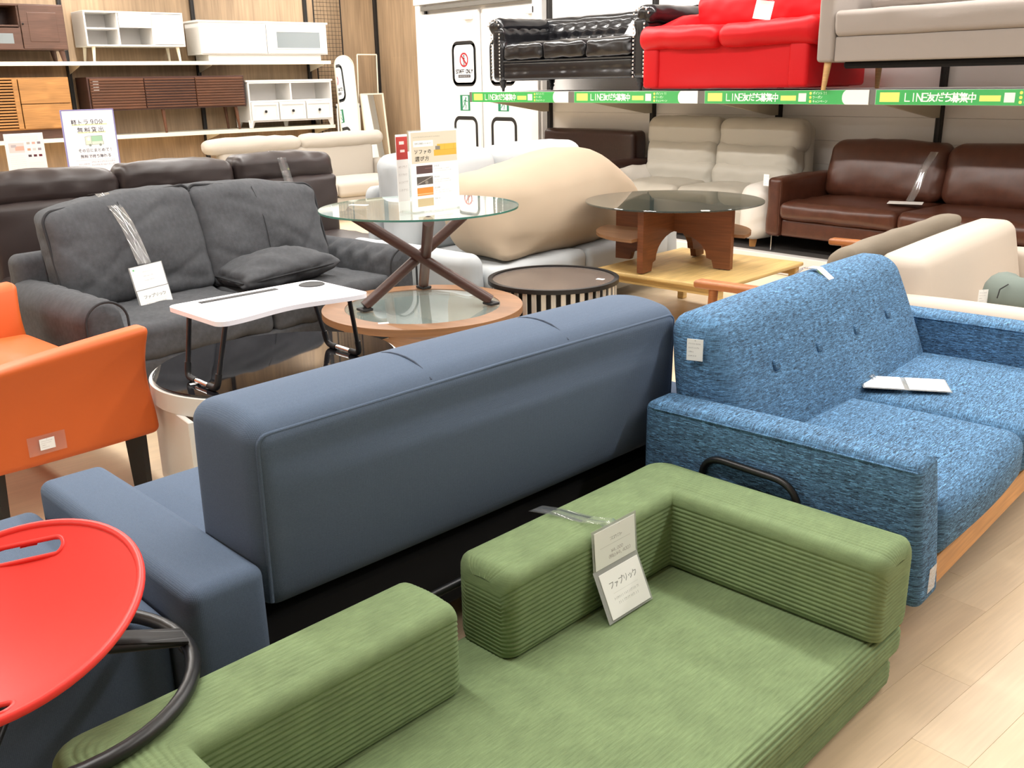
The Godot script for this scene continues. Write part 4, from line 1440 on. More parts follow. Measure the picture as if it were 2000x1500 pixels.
	for k in [0, 2]:
		var sh := B.new()
		var arc := PackedVector2Array([Vector2(0.02, 0.02)])
		for i in 11:
			var g := PI / 2 * i / 10.0
			arc.append(Vector2(0.02 + 0.46 * cos(g), 0.02 + 0.46 * sin(g)))
		sh.x = Transform3D(Basis(Vector3.UP, PI / 2 * k) * Basis(Vector3.RIGHT, -PI / 2), Vector3(0, 0.2, 0))
		part(t, "shelf_quarter", prism(sh, arc, 0.0, 0.02), M.wood_rim)
	part(t, "glass_top", pane(0.56, 0.55, 0.398, 0.408, 96), M.smoke_glass)

# ---------------------------------------------------------------- sofa shelving along the wall
const DECK := 0.15
const SHELF := 1.385

func make_sofa_shelving():
	var t := thing("sofa_shelving", "white steel shelving with a deep upper deck of sofas and black uprights", "shelving", Vector3.ZERO)
	var ups := [-8.18, -6.66, -5.18, -3.71, -2.22, -0.73, 0.76]
	part(t, "lower_deck", bx(Vector3(-3.4, DECK / 2, -7.02), Vector3(9.75, DECK, 1.2), 0.004), M.white)
	part(t, "deck_mat", bx(Vector3(-3.4, DECK - 0.001, -7.05), Vector3(9.7, 0.004, 1.08), 0.001), M.deck)
	part(t, "upper_deck", bx(Vector3(-3.4, SHELF - 0.022, -7.02), Vector3(9.6, 0.04, 1.14), 0.003), M.panel)
	part(t, "end_panel", bx(Vector3(-8.42, 0.9, -7.56), Vector3(0.12, 1.8, 0.02), 0.003), M.panel)
	for i in ups.size() - 1:
		for k in 12:
			# back boards, one above the other
			part(t, "back_board", bx(Vector3((ups[i] + ups[i + 1]) / 2, 0.15 + 0.2 * (k + 0.5), -7.60), Vector3(ups[i + 1] - ups[i] - 0.045, 0.1985, 0.02), 0.0012), M.panel)
	for u: float in ups:
		var b := B.new()
		b.x = Transform3D(Basis(Vector3.UP, -PI / 2), Vector3(u, 0, -7.57))
		box(b, Vector3(0, 1.28, 0), Vector3(0.05, 2.55, 0.045), 0.002)
		for k in 2: box(b, Vector3(0.027, 1.28, -0.014 + 0.028 * k), Vector3(0.006, 2.55, 0.012), 0.001)
		part(t, "upright", b, M.upright)
		var br := B.new()
		br.x = Transform3D(Basis(Vector3.UP, -PI / 2), Vector3(u, 0, -7.56))
		var tri := PackedVector2Array([Vector2(0.0, SHELF - 0.043), Vector2(1.06, SHELF - 0.043), Vector2(1.06, SHELF - 0.075), Vector2(0.1, SHELF - 0.23), Vector2(0.0, SHELF - 0.23)])
		part(t, "bracket", prism(br, tri, -0.012, 0.012), M.bracket)
	# the price rail on the deck's front edge and its printed strips
	part(t, "price_rail", bx(Vector3(-3.4, SHELF - 0.05, -6.447), Vector3(9.6, 0.1, 0.006), 0.001), M.grey_plastic)
	var strip := print_strip()
	var sm := printed(strip, 0.3)
	sm.clearcoat_enabled = true
	sm.clearcoat = 0.5
	sm.clearcoat_roughness = 0.12
	for x: float in [-8.15, -6.63, -5.12, -3.63, -2.13]:
		var s := thing("shelf_strip", "green and yellow printed strip clipped to the front edge of the sofa shelf", "sign", Vector3(x + 0.72, SHELF - 0.05, -6.44), 0, "green strips along the sofa shelf edge")
		part(s, "backing", bx(Vector3.ZERO, Vector3(1.44, 0.1, 0.004), 0.0005), M.paper)
		part(s, "print", sheet(1.436, 0.098), sm).position.z = 0.0026
	make_chesterfield()
	make_red_recliner()
	var g := thing("grey_sofa", "warm grey cloth sofa with pale tapered legs on the upper shelf deck", "sofa", Vector3(-2.98, SHELF, -6.78), 0)
	var arms := Vector3(0.13, 0.58, 0.84)
	for s: float in [-1.0, 1.0]:
		part(g, "armrest", cush(Vector3(s * 1.03, 0.48, 0), arms, 0.025, Vector3(0.003, 0.003, 0.003), 0.003, 6, 6.0), M.shelf_grey)
		for z: float in [-0.34, 0.36]: part(g, "leg", rod(B.new(), Vector3(s * 1.03, 0.19, z), Vector3(s * 1.04, 0, z + 0.02 * signf(z)), 0.026, 0.016), M.wood_ash)
	var v := Vector3(1.93, 0.17, 0.8)
	part(g, "base", cush(Vector3(0, 0.275, 0.0), v, 0.015, Vector3.ZERO, 0, 4), M.shelf_grey)
	part(g, "under_cloth", bx(Vector3(0, 0.17, -0.02), Vector3(1.86, 0.05, 0.7), 0.015), M.black_cloth)
	v = Vector3(1.93, 0.17, 0.82)
	part(g, "seat_cushion", cush(Vector3(0, 0.445, 0.02), v, 0.035, Vector3(0, 0.012, 0.01), 0.006, 10, 5.0), M.shelf_grey)
	v = Vector3(1.93, 0.62, 0.14)
	part(g, "back_frame", cush(Vector3(0, 0.5, -0.34), v, 0.04, Vector3.ZERO, 0, 4), M.shelf_grey)
	for s: float in [-1.0, 1.0]:
		v = Vector3(0.86, 0.13, 0.4)
		part(g, "lumbar_cushion", cush(Vector3(s * 0.44, 0.60, -0.04), v, 0.055, Vector3(0, 0.012, 0.015), 0.012, 10, 6.0, s), M.shelf_grey)
		v = Vector3(0.94, 0.42, 0.2)
		part(g, "back_cushion", cush(Vector3(s * 0.475, 0.76, -0.2), v, 0.07, Vector3(0, 0.012, 0.03), 0.01, 8, 6.0, s), M.shelf_grey)
	# ---- the lower row
	t = thing("chocolate_sofa", "dark chocolate leather sofa on the low deck next to the ivory recliner sofa", "sofa", Vector3(-7.32, DECK, -7.05), 0)
	sofa(t, {"w": 1.66, "d": 0.86, "base": 0.08, "seat": 0.42, "arm": 0.58, "aw": 0.16, "back": 0.84, "bt": 0.2, "n": 2, "m": M.leather_choc, "r": 0.05, "legs": M.black, "wr": 0.006})
	make_ivory_recliner()
	t = thing("brown_leather_sofa", "glossy brown leather sofa with loose cushions and slim steel legs", "sofa", Vector3(-3.42, DECK, -6.97), 0)
	sofa(t, {"w": 2.2, "d": 0.94, "base": 0.13, "seat": 0.405, "arm": 0.58, "aw": 0.13, "back": 0.62, "bt": 0.15, "n": 2, "m": M.leather_brown, "r": 0.035, "cush": 0.42, "ct": 0.2, "lean": 0.25, "sd": 0.14, "wr": 0.008})
	for s: float in [-1.0, 1.0]:
		for z: float in [-0.38, 0.4]:
			var lg := bx(Vector3(s * 1.06, 0.065, z), Vector3(0.008, 0.13, 0.05), 0.001)
			box(lg, Vector3(s * 1.03, 0.126, z), Vector3(0.07, 0.008, 0.05), 0.001)
			part(t, "leg", lg, M.chrome)
		var pts := PackedVector3Array()
		for y in 7: pts.append(Vector3(s * 0.965, 0.18 + 0.06 * y, 0.476))
		part(t, "arm_seam", tube(B.new(), pts, 0.004, 6), M.leather_brown)

func make_chesterfield():
	var t := thing("chesterfield_sofa", "black glossy leather chesterfield with deep buttoning and studded arms on the shelf", "sofa", Vector3(-6.94, SHELF, -6.98), 0)
	t.scale.x = 1.07
	var m: Material = M.leather_black
	# rolled arms
	for s: float in [-1.0, 1.0]:
		var z := Vector3(0.16, 0.52, 0.80)
		var arm := part(t, "armrest", soft(B.new(), Vector3(s * 0.90, 0.36, 0.0), z, 0.05, 14, puff(z, Vector3.ZERO, 0.0, 1.0, 0.0, func(q: Vector3, a: Vector3) -> Vector3:
			if a.x * s < 0.0:
				for i in 5:
					for j in 3:
						var d := Vector2(q.z - (-0.3 + 0.15 * i + 0.075 * (j % 2)), q.y - (0.02 + 0.11 * j)).length()
						q.x += s * 0.025 * exp(-d * d / 0.0009)
			return q)), m)
		part(t, "arm_roll", cush(Vector3(s * 0.945, 0.63, 0.0), Vector3(0.19, 0.16, 0.81), 0.075, Vector3.ZERO, 0.012, 10, 7.0, s), m)
		# pale studs round the front
		var stud := soft(B.new(), Vector3.ZERO, Vector3(0.018, 0.018, 0.010), 0.0049, 1).done()
		for k in 34:
			var p := Vector3()
			if k < 14: p = Vector3(s * 0.85, 0.12 + 0.033 * k, 0.408)
			elif k < 20:
				var g := PI - (k - 13) * PI / 7.0
				p = Vector3(s * 0.93 + 0.085 * cos(g) , 0.60 + 0.085 * sin(g), 0.410)
			else: p = Vector3(s * 0.965, 0.55 - 0.033 * (k - 20), 0.408)
			part(arm, "stud", stud, M.brass).position = p
		for z2: float in [-0.34, 0.34]:
			part(t, "leg", lathe(B.new(), [Vector2(0.012, 0.0), Vector2(0.016, 0.03), Vector2(0.03, 0.05), Vector2(0.02, 0.065), Vector2(0.032, 0.08), Vector2(0.034, 0.11)], 14, Vector3(s * 0.88, 0, z2), Vector2.ONE, false), M.black)
	# back with deep buttoning
	var z := Vector3(1.8, 0.56, 0.18)
	part(t, "backrest", soft(B.new(), Vector3(0, 0.40, -0.30), z, 0.06, 34, puff(z, Vector3.ZERO, 0.0, 1.0, 0.0, func(q: Vector3, a: Vector3) -> Vector3:
		if a.z > 0.0:
			for j in 3:
				for i in 12:
					var d := Vector2(q.x - (-0.82 + 0.15 * i + 0.075 * (j % 2)), q.y - (0.02 + 0.1 * j)).length()
					if d < 0.12: q.z -= 0.035 * exp(-d * d / 0.0010)
			q.z -= 0.12 * (q.y + 0.1)
		return q)), m)
	part(t, "back_roll", cush(Vector3(0, 0.655, -0.36), Vector3(1.98, 0.13, 0.17), 0.06, Vector3.ZERO, 0.014, 20, 7.0, 3.0), m)
	z = Vector3(1.64, 0.17, 0.72)
	part(t, "front_band", soft(B.new(), Vector3(0, 0.195, 0.03), z, 0.02, 22, puff(z, Vector3(0, 0, 0.006), 0.0, 1.0, 0.0, func(q: Vector3, a: Vector3) -> Vector3:
		if a.z > 0.5:
			for i in 13:
				var d := Vector2(q.x - (-0.78 + 0.13 * i), q.y).length()
				q.z -= 0.016 * exp(-d * d / 0.0007)
		return q)), m)
	part(t, "welt", rod(B.new(), Vector3(-0.82, 0.287, 0.385), Vector3(0.82, 0.287, 0.385), 0.01), m)
	for k in 3:
		z = Vector3(0.54, 0.17, 0.62)
		part(t, "seat_cushion", cush(Vector3((k - 1) * 0.545, 0.375, 0.09), z, 0.045, Vector3(0.004, 0.02, 0.012), 0.01, 10, 7.0, k * 2.0), m)

func make_red_recliner():
	var t := thing("red_recliner_sofa", "bright red leather two-seat sofa with wide rolled seat front on the shelf deck", "sofa", Vector3(-4.975, SHELF, -6.86), 0)
	var m: Material = M.leather_red
	var z := Vector3(1.46, 0.36, 0.78)
	part(t, "base", cush(Vector3(-0.05, 0.195, 0.0), z, 0.03, Vector3(0, 0, -0.015), 0.006, 10, 3.0), m)
	for s: float in [-1.0, 1.0]:
		z = Vector3(0.17, 0.34, 0.82)
		part(t, "side_panel", cush(Vector3(s * 0.72 - 0.03, 0.19, 0.0), z, 0.03, Vector3(0.006, 0, 0.004), 0, 6), m)
		z = Vector3(0.22, 0.16, 0.66)
		part(t, "armrest", cush(Vector3(s * 0.74, 0.48, -0.06), z, 0.07, Vector3(0.01, 0.02, 0.01), 0.008, 10, 5.0, s, func(q: Vector3, a: Vector3) -> Vector3:
			q.y += 0.07 * (1.0 - a.z) * 0.5 - 0.05 * maxf(0.0, a.z)
			q.x += s * 0.02
			return q), m)
		z = Vector3(0.86, 0.17, 0.80)
		part(t, "seat_cushion", cush(Vector3(s * 0.43, 0.41, 0.06), z, 0.08, Vector3(0.0, 0.015, 0.01), 0.008, 14, 5.0, s + 4.0, func(q: Vector3, a: Vector3) -> Vector3:
			# one long bowed front, a little higher at its outer end
			var u := (q.x + s * 0.43) / 0.87
			q.z += 0.06 * (1.0 - u * u) * maxf(0.0, a.z)
			q.y += 0.03 * u * u - 0.06 * maxf(0.0, absf(u) - 0.7) * (1.0 - a.y)
			return q), m)
		z = Vector3(0.72, 0.34, 0.26)
		part(t, "lower_back", cush(Vector3(s * 0.36, 0.62, -0.24), z, 0.1, Vector3(0.0, 0.02, 0.03), 0.01, 12, 5.0, s + 7.0), m)
		z = Vector3(0.68, 0.46, 0.22)
		part(t, "upper_back", cush(Vector3(s * 0.34, 0.92, -0.32), z, 0.09, Vector3(0.0, 0.02, 0.04), 0.01, 12, 5.0, s + 9.0), m)
	for k in 2: part(t, "trim", soft(B.new(), Vector3(-0.76 + 1.52 * k, 0.50, 0.26), Vector3(0.13, 0.025, 0.12), 0.009, 3), M.black)

func make_ivory_recliner():
	var t := thing("ivory_recliner_sofa", "ivory leather high-back two-seat sofa with padded arms and light wood feet", "sofa", Vector3(-5.50, DECK, -7.0), 0)
	var m: Material = M.leather_ivory
	for s: float in [-1.0, 1.0]:
		var z := Vector3(0.26, 0.42, 0.86)
		part(t, "armrest", cush(Vector3(s * 0.82, 0.31, 0.06), z, 0.1, Vector3(0.02, 0.03, 0.02), 0.012, 12, 5.0, s, func(q: Vector3, a: Vector3) -> Vector3:
			q.y -= 0.03 * maxf(0.0, a.z)
			return q), M.leather_white)
		z = Vector3(0.68, 0.18, 0.66)
		part(t, "seat_cushion", cush(Vector3(s * 0.345, 0.35, 0.1), z, 0.06, Vector3(0, 0.03, 0.01), 0.014, 10, 5.0, s + 1.0), m)
		for k in 3:
			# three padded rolls one above the other
			z = Vector3(0.86 if k == 2 else 0.82, [0.30, 0.30, 0.28][k], 0.24)
			part(t, "back_roll", cush(Vector3(s * [0.40, 0.41, 0.42][k], [0.47, 0.66, 0.85][k], -0.14 - 0.045 * k), z, 0.09, Vector3(0.0, 0.008, 0.012), 0.010, 14, 6.0, s * 3.0 + k, func(q: Vector3, a: Vector3) -> Vector3:
				if k == 1: q.y -= 0.035 * (1.0 - a.x * a.x)
				return q), m)
		for z3: float in [-0.3, 0.38]: part(t, "leg", tube(B.new(false), PackedVector3Array([Vector3(s * 0.80, 0.11, z3), Vector3(s * 0.79, 0.0, z3)]), 0.045, 4, false, 0.03), M.wood_rail)
	var z4 := Vector3(1.46, 0.2, 0.8)
	part(t, "base", cush(Vector3(0, 0.2, 0.04), z4, 0.03, Vector3.ZERO, 0, 4), m)
	z4 = Vector3(1.66, 0.8, 0.14)
	part(t, "back_frame", cush(Vector3(0, 0.54, -0.34), z4, 0.06, Vector3.ZERO, 0, 4), m)

# ---------------------------------------------------------------- cabinet shelving
func panel_box(t: Node3D, called: String, c: Vector3, s: Vector3, m: Material, ch := 0.002) -> MeshInstance3D:
	return part(t, called, bx(c, s, ch), m)

func make_cabinet_shelving():
	# local frame of each cabinet: x along the wall, z out of it, so everything is turned by a quarter
	for y in [1.775, 0.985]:
		var t := thing("cabinet_shelf", "long ivory wall shelf under the %s" % ["white low cabinets" if y > 1.5 else "dark slatted cabinet"], "shelf", Vector3(-11.56, y, -3.75), 90)
		panel_box(t, "board", Vector3(0, -0.014, 0), Vector3(5.84, 0.028, 0.44), M.ivory_shelf)
		panel_box(t, "front_lip", Vector3(0, -0.021, 0.222), Vector3(5.84, 0.042, 0.006), M.ivory_shelf)
		for x in [-1.69, -0.18, 1.33, 2.84]:
			var b := B.new()
			b.x = Transform3D(Basis(Vector3.UP, -PI / 2), Vector3(x, 0, -0.2))
			part(t, "bracket", prism(b, PackedVector2Array([Vector2(0, -0.03), Vector2(0.38, -0.03), Vector2(0.38, -0.05), Vector2(0.0, -0.13)]), -0.003, 0.003), M.ivory_shelf)
	var U := 1.7765
	var L := 0.9865
	# brown cabinet with glass door
	var t := thing("brown_cabinet", "brown wooden cabinet with a panelled door and small glass flap on the top shelf", "cabinet", Vector3(-11.53, U, -2.85), 90)
	carcass(t, 1.24, 0.40, 0.115, 0.565, 0.02, M.wood_brown, M.wood_dark)
	var d := panel_box(t, "door", Vector3(0.395, 0.34, 0.2), Vector3(0.43, 0.43, 0.018), M.wood_brown)
	panel_box(d, "raised_panel", Vector3(0.395, 0.34, 0.207), Vector3(0.29, 0.29, 0.012), M.wood_brown, 0.006)
	part(d, "knob", lathe(B.new(), [Vector2(0.006, 0), Vector2(0.012, 0.01), Vector2(0, 0.02)], 12, Vector3(0.2, 0.36, 0.21)), M.black)
	panel_box(t, "divider", Vector3(0.17, 0.34, 0.0), Vector3(0.02, 0.43, 0.38), M.wood_brown)
	panel_box(t, "shelf_board", Vector3(-0.21, 0.35, 0.0), Vector3(0.76, 0.018, 0.38), M.wood_brown)
	var fl := panel_box(t, "flap", Vector3(-0.21, 0.225, 0.2), Vector3(0.76, 0.21, 0.018), M.wood_brown)
	panel_box(fl, "pane", Vector3(-0.21, 0.225, 0.207), Vector3(0.60, 0.1, 0.008), M.window_grey)
	cab_legs(t, 0.56, 0.15, 0.115, 0.032, M.wood_brown)
	# white open tv stand
	t = thing("white_tv_stand", "white open-fronted cabinet on four round legs on the top shelf", "cabinet", Vector3(-11.53, U, -4.22), 90)
	carcass(t, 1.10, 0.40, 0.155, 0.52, 0.018, M.white, M.panel)
	panel_box(t, "divider", Vector3(-0.19, 0.337, 0), Vector3(0.018, 0.33, 0.38), M.white)
	panel_box(t, "divider", Vector3(0.19, 0.337, 0), Vector3(0.018, 0.33, 0.38), M.white)
	panel_box(t, "shelf_board", Vector3(-0.365, 0.34, 0), Vector3(0.34, 0.016, 0.38), M.white)
	var dw := panel_box(t, "drawer", Vector3(0.0, 0.425, 0.195), Vector3(0.355, 0.15, 0.018), M.white)
	panel_box(dw, "drawer_box", Vector3(0.0, 0.425, 0.02), Vector3(0.34, 0.12, 0.33), M.white)
	panel_box(t, "door", Vector3(0.365, 0.337, 0.195), Vector3(0.335, 0.322, 0.018), M.white)
	cab_legs(t, 0.47, 0.15, 0.155, 0.02, M.ivory_shelf)
	# white low board with glass window
	t = thing("white_low_board", "wide glossy white low cabinet with one grey glass window on the top shelf", "cabinet", Vector3(-11.53, U, -5.79), 90)
	carcass(t, 1.68, 0.40, 0.07, 0.43, 0.022, M.white_gloss, M.white)
	panel_box(t, "top_board", Vector3(0, 0.44, 0), Vector3(1.72, 0.022, 0.42), M.white_gloss)
	d = panel_box(t, "door", Vector3(-0.417, 0.25, 0.205), Vector3(0.826, 0.335, 0.02), M.white_gloss)
	panel_box(d, "grip", Vector3(-0.43, 0.37, 0.215), Vector3(0.5, 0.006, 0.006), M.panel)
	d = panel_box(t, "door", Vector3(0.417, 0.25, 0.205), Vector3(0.826, 0.335, 0.02), M.white_gloss)
	panel_box(d, "pane", Vector3(0.43, 0.24, 0.214), Vector3(0.60, 0.19, 0.008), M.window_grey)
	ring_frame(d, Vector3(0.43, 0.24, 0.218), 0.62, 0.21, 0.012, M.panel)
	panel_box(t, "plinth", Vector3(0, 0.035, 0.0), Vector3(1.5, 0.07, 0.36), M.white)
	# oak board with slats
	t = thing("oak_low_board", "honey oak low cabinet with two flat drawers and slatted doors, lower shelf", "cabinet", Vector3(-11.53, L, -2.72), 90)
	carcass(t, 1.40, 0.38, 0.10, 0.63, 0.02, M.wood_oak, M.wood_dark)
	for k in 2:
		panel_box(t, "drawer", Vector3(0.44, 0.235 + 0.255 * k, 0.205), Vector3(0.50, 0.248, 0.018), M.wood_oak)
	panel_box(t, "door_frame", Vector3(0.155, 0.363, 0.205), Vector3(0.05, 0.5, 0.018), M.wood_oak)
	for k in 16: panel_box(t, "slat", Vector3(-0.27, 0.14 + 0.030 * k, 0.205), Vector3(0.80, 0.018, 0.016), M.wood_oak)
	panel_box(t, "plinth", Vector3(0, 0.05, -0.02), Vector3(1.34, 0.1, 0.34), M.wood_brown)
	# dark slatted board
	t = thing("dark_slatted_board", "long dark walnut low cabinet with horizontal slatted front and tapered legs", "cabinet", Vector3(-11.53, L, -4.53), 90)
	carcass(t, 1.84, 0.38, 0.265, 0.625, 0.02, M.wood_dark, M.wood_dark)
	for k in 3:
		var dx := (k - 1) * 0.60
		var door := panel_box(t, "door", Vector3(dx, 0.445, 0.196), Vector3(0.592, 0.33, 0.008), M.wood_dark if k == 1 else M.wood_slat)
		for j in 11: panel_box(door, "slat", Vector3(dx, 0.295 + 0.030 * j, 0.206), Vector3(0.588 if k != 1 else 0.588, 0.021 if k != 1 else 0.014, 0.014), M.wood_slat)
	cab_legs(t, 0.80, 0.15, 0.265, 0.022, M.wood_slat)
	part(t, "leg", rod(B.new(), Vector3(-0.1, 0.265, 0.15), Vector3(-0.09, 0.0, 0.16), 0.022, 0.014), M.wood_slat)
	# white drawer board
	t = thing("white_drawer_board", "white country-style cabinet with three drawers and round dark knobs", "cabinet", Vector3(-11.53, L, -6.065), 90)
	carcass(t, 1.16, 0.40, 0.07, 0.545, 0.02, M.white, M.panel)
	panel_box(t, "top_board", Vector3(0, 0.555, 0), Vector3(1.2, 0.022, 0.41), M.white)
	panel_box(t, "shelf_board", Vector3(0, 0.315, 0), Vector3(1.12, 0.02, 0.39), M.white)
	panel_box(t, "divider", Vector3(0, 0.43, 0), Vector3(0.022, 0.22, 0.39), M.white)
	for k in 3:
		var x := (k - 1) * 0.375
		var dr := panel_box(t, "drawer", Vector3(x, 0.195, 0.2), Vector3(0.365, 0.215, 0.016), M.white)
		ring_frame(dr, Vector3(x, 0.195, 0.212), 0.36, 0.21, 0.03, M.white)
		part(dr, "knob", soft(B.new(), Vector3(x, 0.195, 0.224), Vector3(0.032, 0.032, 0.026), 0.0125, 3), M.black)
	for s: float in [-1.0, 1.0]:
		for z: float in [-0.16, 0.17]: part(t, "leg", tube(B.new(false), PackedVector3Array([Vector3(s * 0.55, 0.09, z), Vector3(s * 0.57, 0, z * 1.05)]), 0.045, 4, false, 0.025), M.white)
	part(t, "leg", tube(B.new(false), PackedVector3Array([Vector3(0, 0.09, 0.0), Vector3(0, 0, 0.0)]), 0.04, 4, false, 0.025), M.white)

func carcass(t: Node3D, w: float, d: float, y0: float, y1: float, th: float, m: Material, back: Material):
	panel_box(t, "top_panel", Vector3(0, y1 - th / 2, 0), Vector3(w, th, d), m)
	panel_box(t, "bottom_panel", Vector3(0, y0 + th / 2, 0), Vector3(w, th, d), m)
	for s: float in [-1.0, 1.0]: panel_box(t, "side_panel", Vector3(s * (w - th) / 2, (y0 + y1) / 2, 0), Vector3(th, y1 - y0 - 2 * th, d), m)
	panel_box(t, "back_panel", Vector3(0, (y0 + y1) / 2, -d / 2 + 0.006), Vector3(w - 2 * th, y1 - y0 - 2 * th, 0.008), back)

func cab_legs(t: Node3D, x: float, z: float, h: float, r: float, m: Material):
	for s: float in [-1.0, 1.0]:
		for q: float in [-1.0, 1.0]:
			part(t, "leg", rod(B.new(), Vector3(s * x, h, q * z), Vector3(s * x * 1.03, 0, q * z * 1.05), r, r * 0.65), m)

func ring_frame(parent: Node3D, c: Vector3, w: float, h: float, t: float, m: Material):
	var b := B.new()
	b.x = Transform3D(Basis(), c)
	ring_prism(b, rrect(w, h, 0.004, 1), rrect(w - 2 * t, h - 2 * t, 0.002, 1), -0.004, 0.004)
	part(parent, "frame", b, m)

# ---------------------------------------------------------------- door, mirrors, mesh
func make_door_corner():
	var hd := struct("trim_2", bx(Vector3(-9.2, 2.86, WZ + 0.06), Vector3(3.1, 0.88, 0.12), 0.004), M.wall)
	var dm := printed(print_staff(), 0.4)
	var em := printed(print_exit(), 0.4)
	var blackm: Material = M.upright
	var fr := struct("trim_3", bx(Vector3(-10.69, 1.21, WZ + 0.05), Vector3(0.10, 2.42, 0.1), 0.003), M.wall)
	part(fr, "rail", bx(Vector3(-9.5, 2.37, WZ + 0.09), Vector3(2.2, 0.05, 0.05), 0.003), M.grey_plastic)
	part(fr, "rail_gap", bx(Vector3(-10.605, 2.28, WZ + 0.03), Vector3(0.03, 0.2, 0.03), 0.002), M.black)
	part(fr, "side_post", bx(Vector3(-8.42, 1.21, WZ + 0.05), Vector3(0.16, 2.42, 0.1), 0.003), M.panel)
	for k in 2:
		var x0: float = [-10.6, -9.45][k]
		var d := struct("door_%d" % (k + 1), bx(Vector3(x0 + 0.5, 1.16, WZ + 0.03), Vector3([1.14, 0.98][k], 2.3, 0.036), 0.003), M.door)
		var cx: float = [-9.825, -9.085][k]
		var z := WZ + 0.0485
		decal_frame(d, Vector3(cx, 1.697, z), 0.48, 0.53, 0.045, blackm)
		var sg := part(d, "staff_sign", sheet(0.43, 0.473), dm)
		sg.position = Vector3(cx, 1.69, z + 0.0005)
		var ex := part(d, "exit_sign", sheet(0.2, 0.19), em)
		ex.position = Vector3(cx, 1.235, z + 0.0005)
		decal_frame(d, Vector3(cx, 0.66, z), 0.48, 0.83, 0.045, blackm)
		part(d, "door_closer", bx(Vector3(x0 + 0.9, 2.24, WZ + 0.075), Vector3(0.16, 0.08, 0.05), 0.006), M.panel)
	var wire := thing("wire_mesh_panel", "black wire grid panel fixed beside the end of the cabinet shelves", "wire grid", Vector3(-11.70, 0.0, -6.88), 90)
	var w := B.new(false)
	for k in 58: rod(w, Vector3(-0.2, 0.2 + 0.05 * k, 0.0), Vector3(0.2, 0.2 + 0.05 * k, 0.0), 0.0022, -1.0, 4)
	for k in 9: rod(w, Vector3(-0.2 + 0.05 * k, 0.2, 0.003), Vector3(-0.2 + 0.05 * k, 3.05, 0.003), 0.0022, -1.0, 4)
	part(wire, "wires", w, M.upright)
	for s: float in [-1.0, 1.0]: part(wire, "post", bx(Vector3(s * 0.2, 1.6, 0), Vector3(0.012, 3.2, 0.02), 0.002), M.upright)
	# arched mirror
	var t := thing("arched_mirror", "tall white-framed standing mirror with a rounded top", "mirror", Vector3(-11.33, 0.0, -6.885), 90)
	var op := PackedVector2Array()
	var ip := PackedVector2Array()
	for k in 25:
		var g := PI * k / 24.0
		op.append(Vector2(0.145 * cos(g), 0.68 + 0.145 * sin(g)))
		ip.append(Vector2(0.133 * cos(g), 0.68 + 0.133 * sin(g)))
	op.append_array([Vector2(-0.145, -0.70), Vector2(0.145, -0.70)])
	ip.append_array([Vector2(-0.133, -0.69), Vector2(0.133, -0.69)])
	var tilt := Transform3D(Basis(Vector3.RIGHT, deg_to_rad(-4)), Vector3(0, 1.02, 0))
	var b := B.new()
	b.x = tilt
	part(t, "frame", ring_prism(b, op, ip, -0.012, 0.012), M.ivory_shelf)
	b = B.new()
	b.x = tilt
	part(t, "glass", prism(b, ip, -0.008, 0.004), M.mirror)
	for s: float in [-1.0, 1.0]:
		part(t, "stand_post", bx(Vector3(s * 0.165, 0.62, -0.02), Vector3(0.018, 1.24, 0.02), 0.002), M.white)
		part(t, "knob", soft(B.new(), Vector3(s * 0.18, 1.2, -0.02), Vector3(0.02, 0.03, 0.03), 0.008, 2), M.black)
		part(t, "foot", bx(Vector3(s * 0.165, 0.012, 0.0), Vector3(0.03, 0.024, 0.4), 0.004), M.white)
	# plain mirror
	t = thing("plain_mirror", "shorter square-topped white-framed mirror leaning back on its stand", "mirror", Vector3(-11.28, 0.0, -7.27), 90)
	tilt = Transform3D(Basis(Vector3.RIGHT, deg_to_rad(-7)), Vector3(0, 0.69, 0))
	b = B.new()
	b.x = tilt
	part(t, "frame", ring_prism(b, rrect(0.36, 1.35, 0.006, 2), rrect(0.325, 1.315, 0.004, 2), -0.012, 0.012), M.ivory_shelf)
	b = B.new()
	b.x = tilt
	part(t, "glass", box(b, Vector3.ZERO, Vector3(0.325, 1.315, 0.008), 0.001), M.mirror)
	for s: float in [-1.0, 1.0]:
		part(t, "stand_post", rod(B.new(), Vector3(s * 0.15, 1.85, -0.14), Vector3(s * 0.17, 0.0, -0.22), 0.009), M.ivory_shelf)
	part(t, "stand_top", rod(B.new(), Vector3(-0.15, 1.85, -0.14), Vector3(0.15, 1.85, -0.14), 0.009), M.ivory_shelf)

func decal_frame(parent: Node3D, c: Vector3, w: float, h: float, t: float, m: Material):
	var b := B.new()
	b.x = Transform3D(Basis(), c)
	ring_prism(b, rrect(w, h, 0.11, 8), rrect(w - 2 * t, h - 2 * t, 0.11 - t, 8), -0.0005, 0.0005)
	part(parent, "outline", b, m)

# ---------------------------------------------------------------- boards, price cards, tags and tape
func card(parent: Node3D, called: String, c: Transform3D, w: float, h: float, pm: Material):
	# a printed card; local x right, y up, z towards the reader
	var o := part(parent, called, bx(Vector3.ZERO, Vector3(w, h, 0.0008), 0.0002), M.paper)
	o.transform = c
	var p := part(o, "print", sheet(w * 0.995, h * 0.995), pm)
	p.position.z = 0.0007

func frame_of(tl: Vector3, tr: Vector3, bl: Vector3) -> Transform3D:
	# a card's frame from three of its corners
	var x := (tr - tl).normalized()
	var y := (tl - bl).normalized()
	var z := x.cross(y).normalized()
	y = z.cross(x)
	return Transform3D(Basis(x, y, z), (tr + bl) / 2)

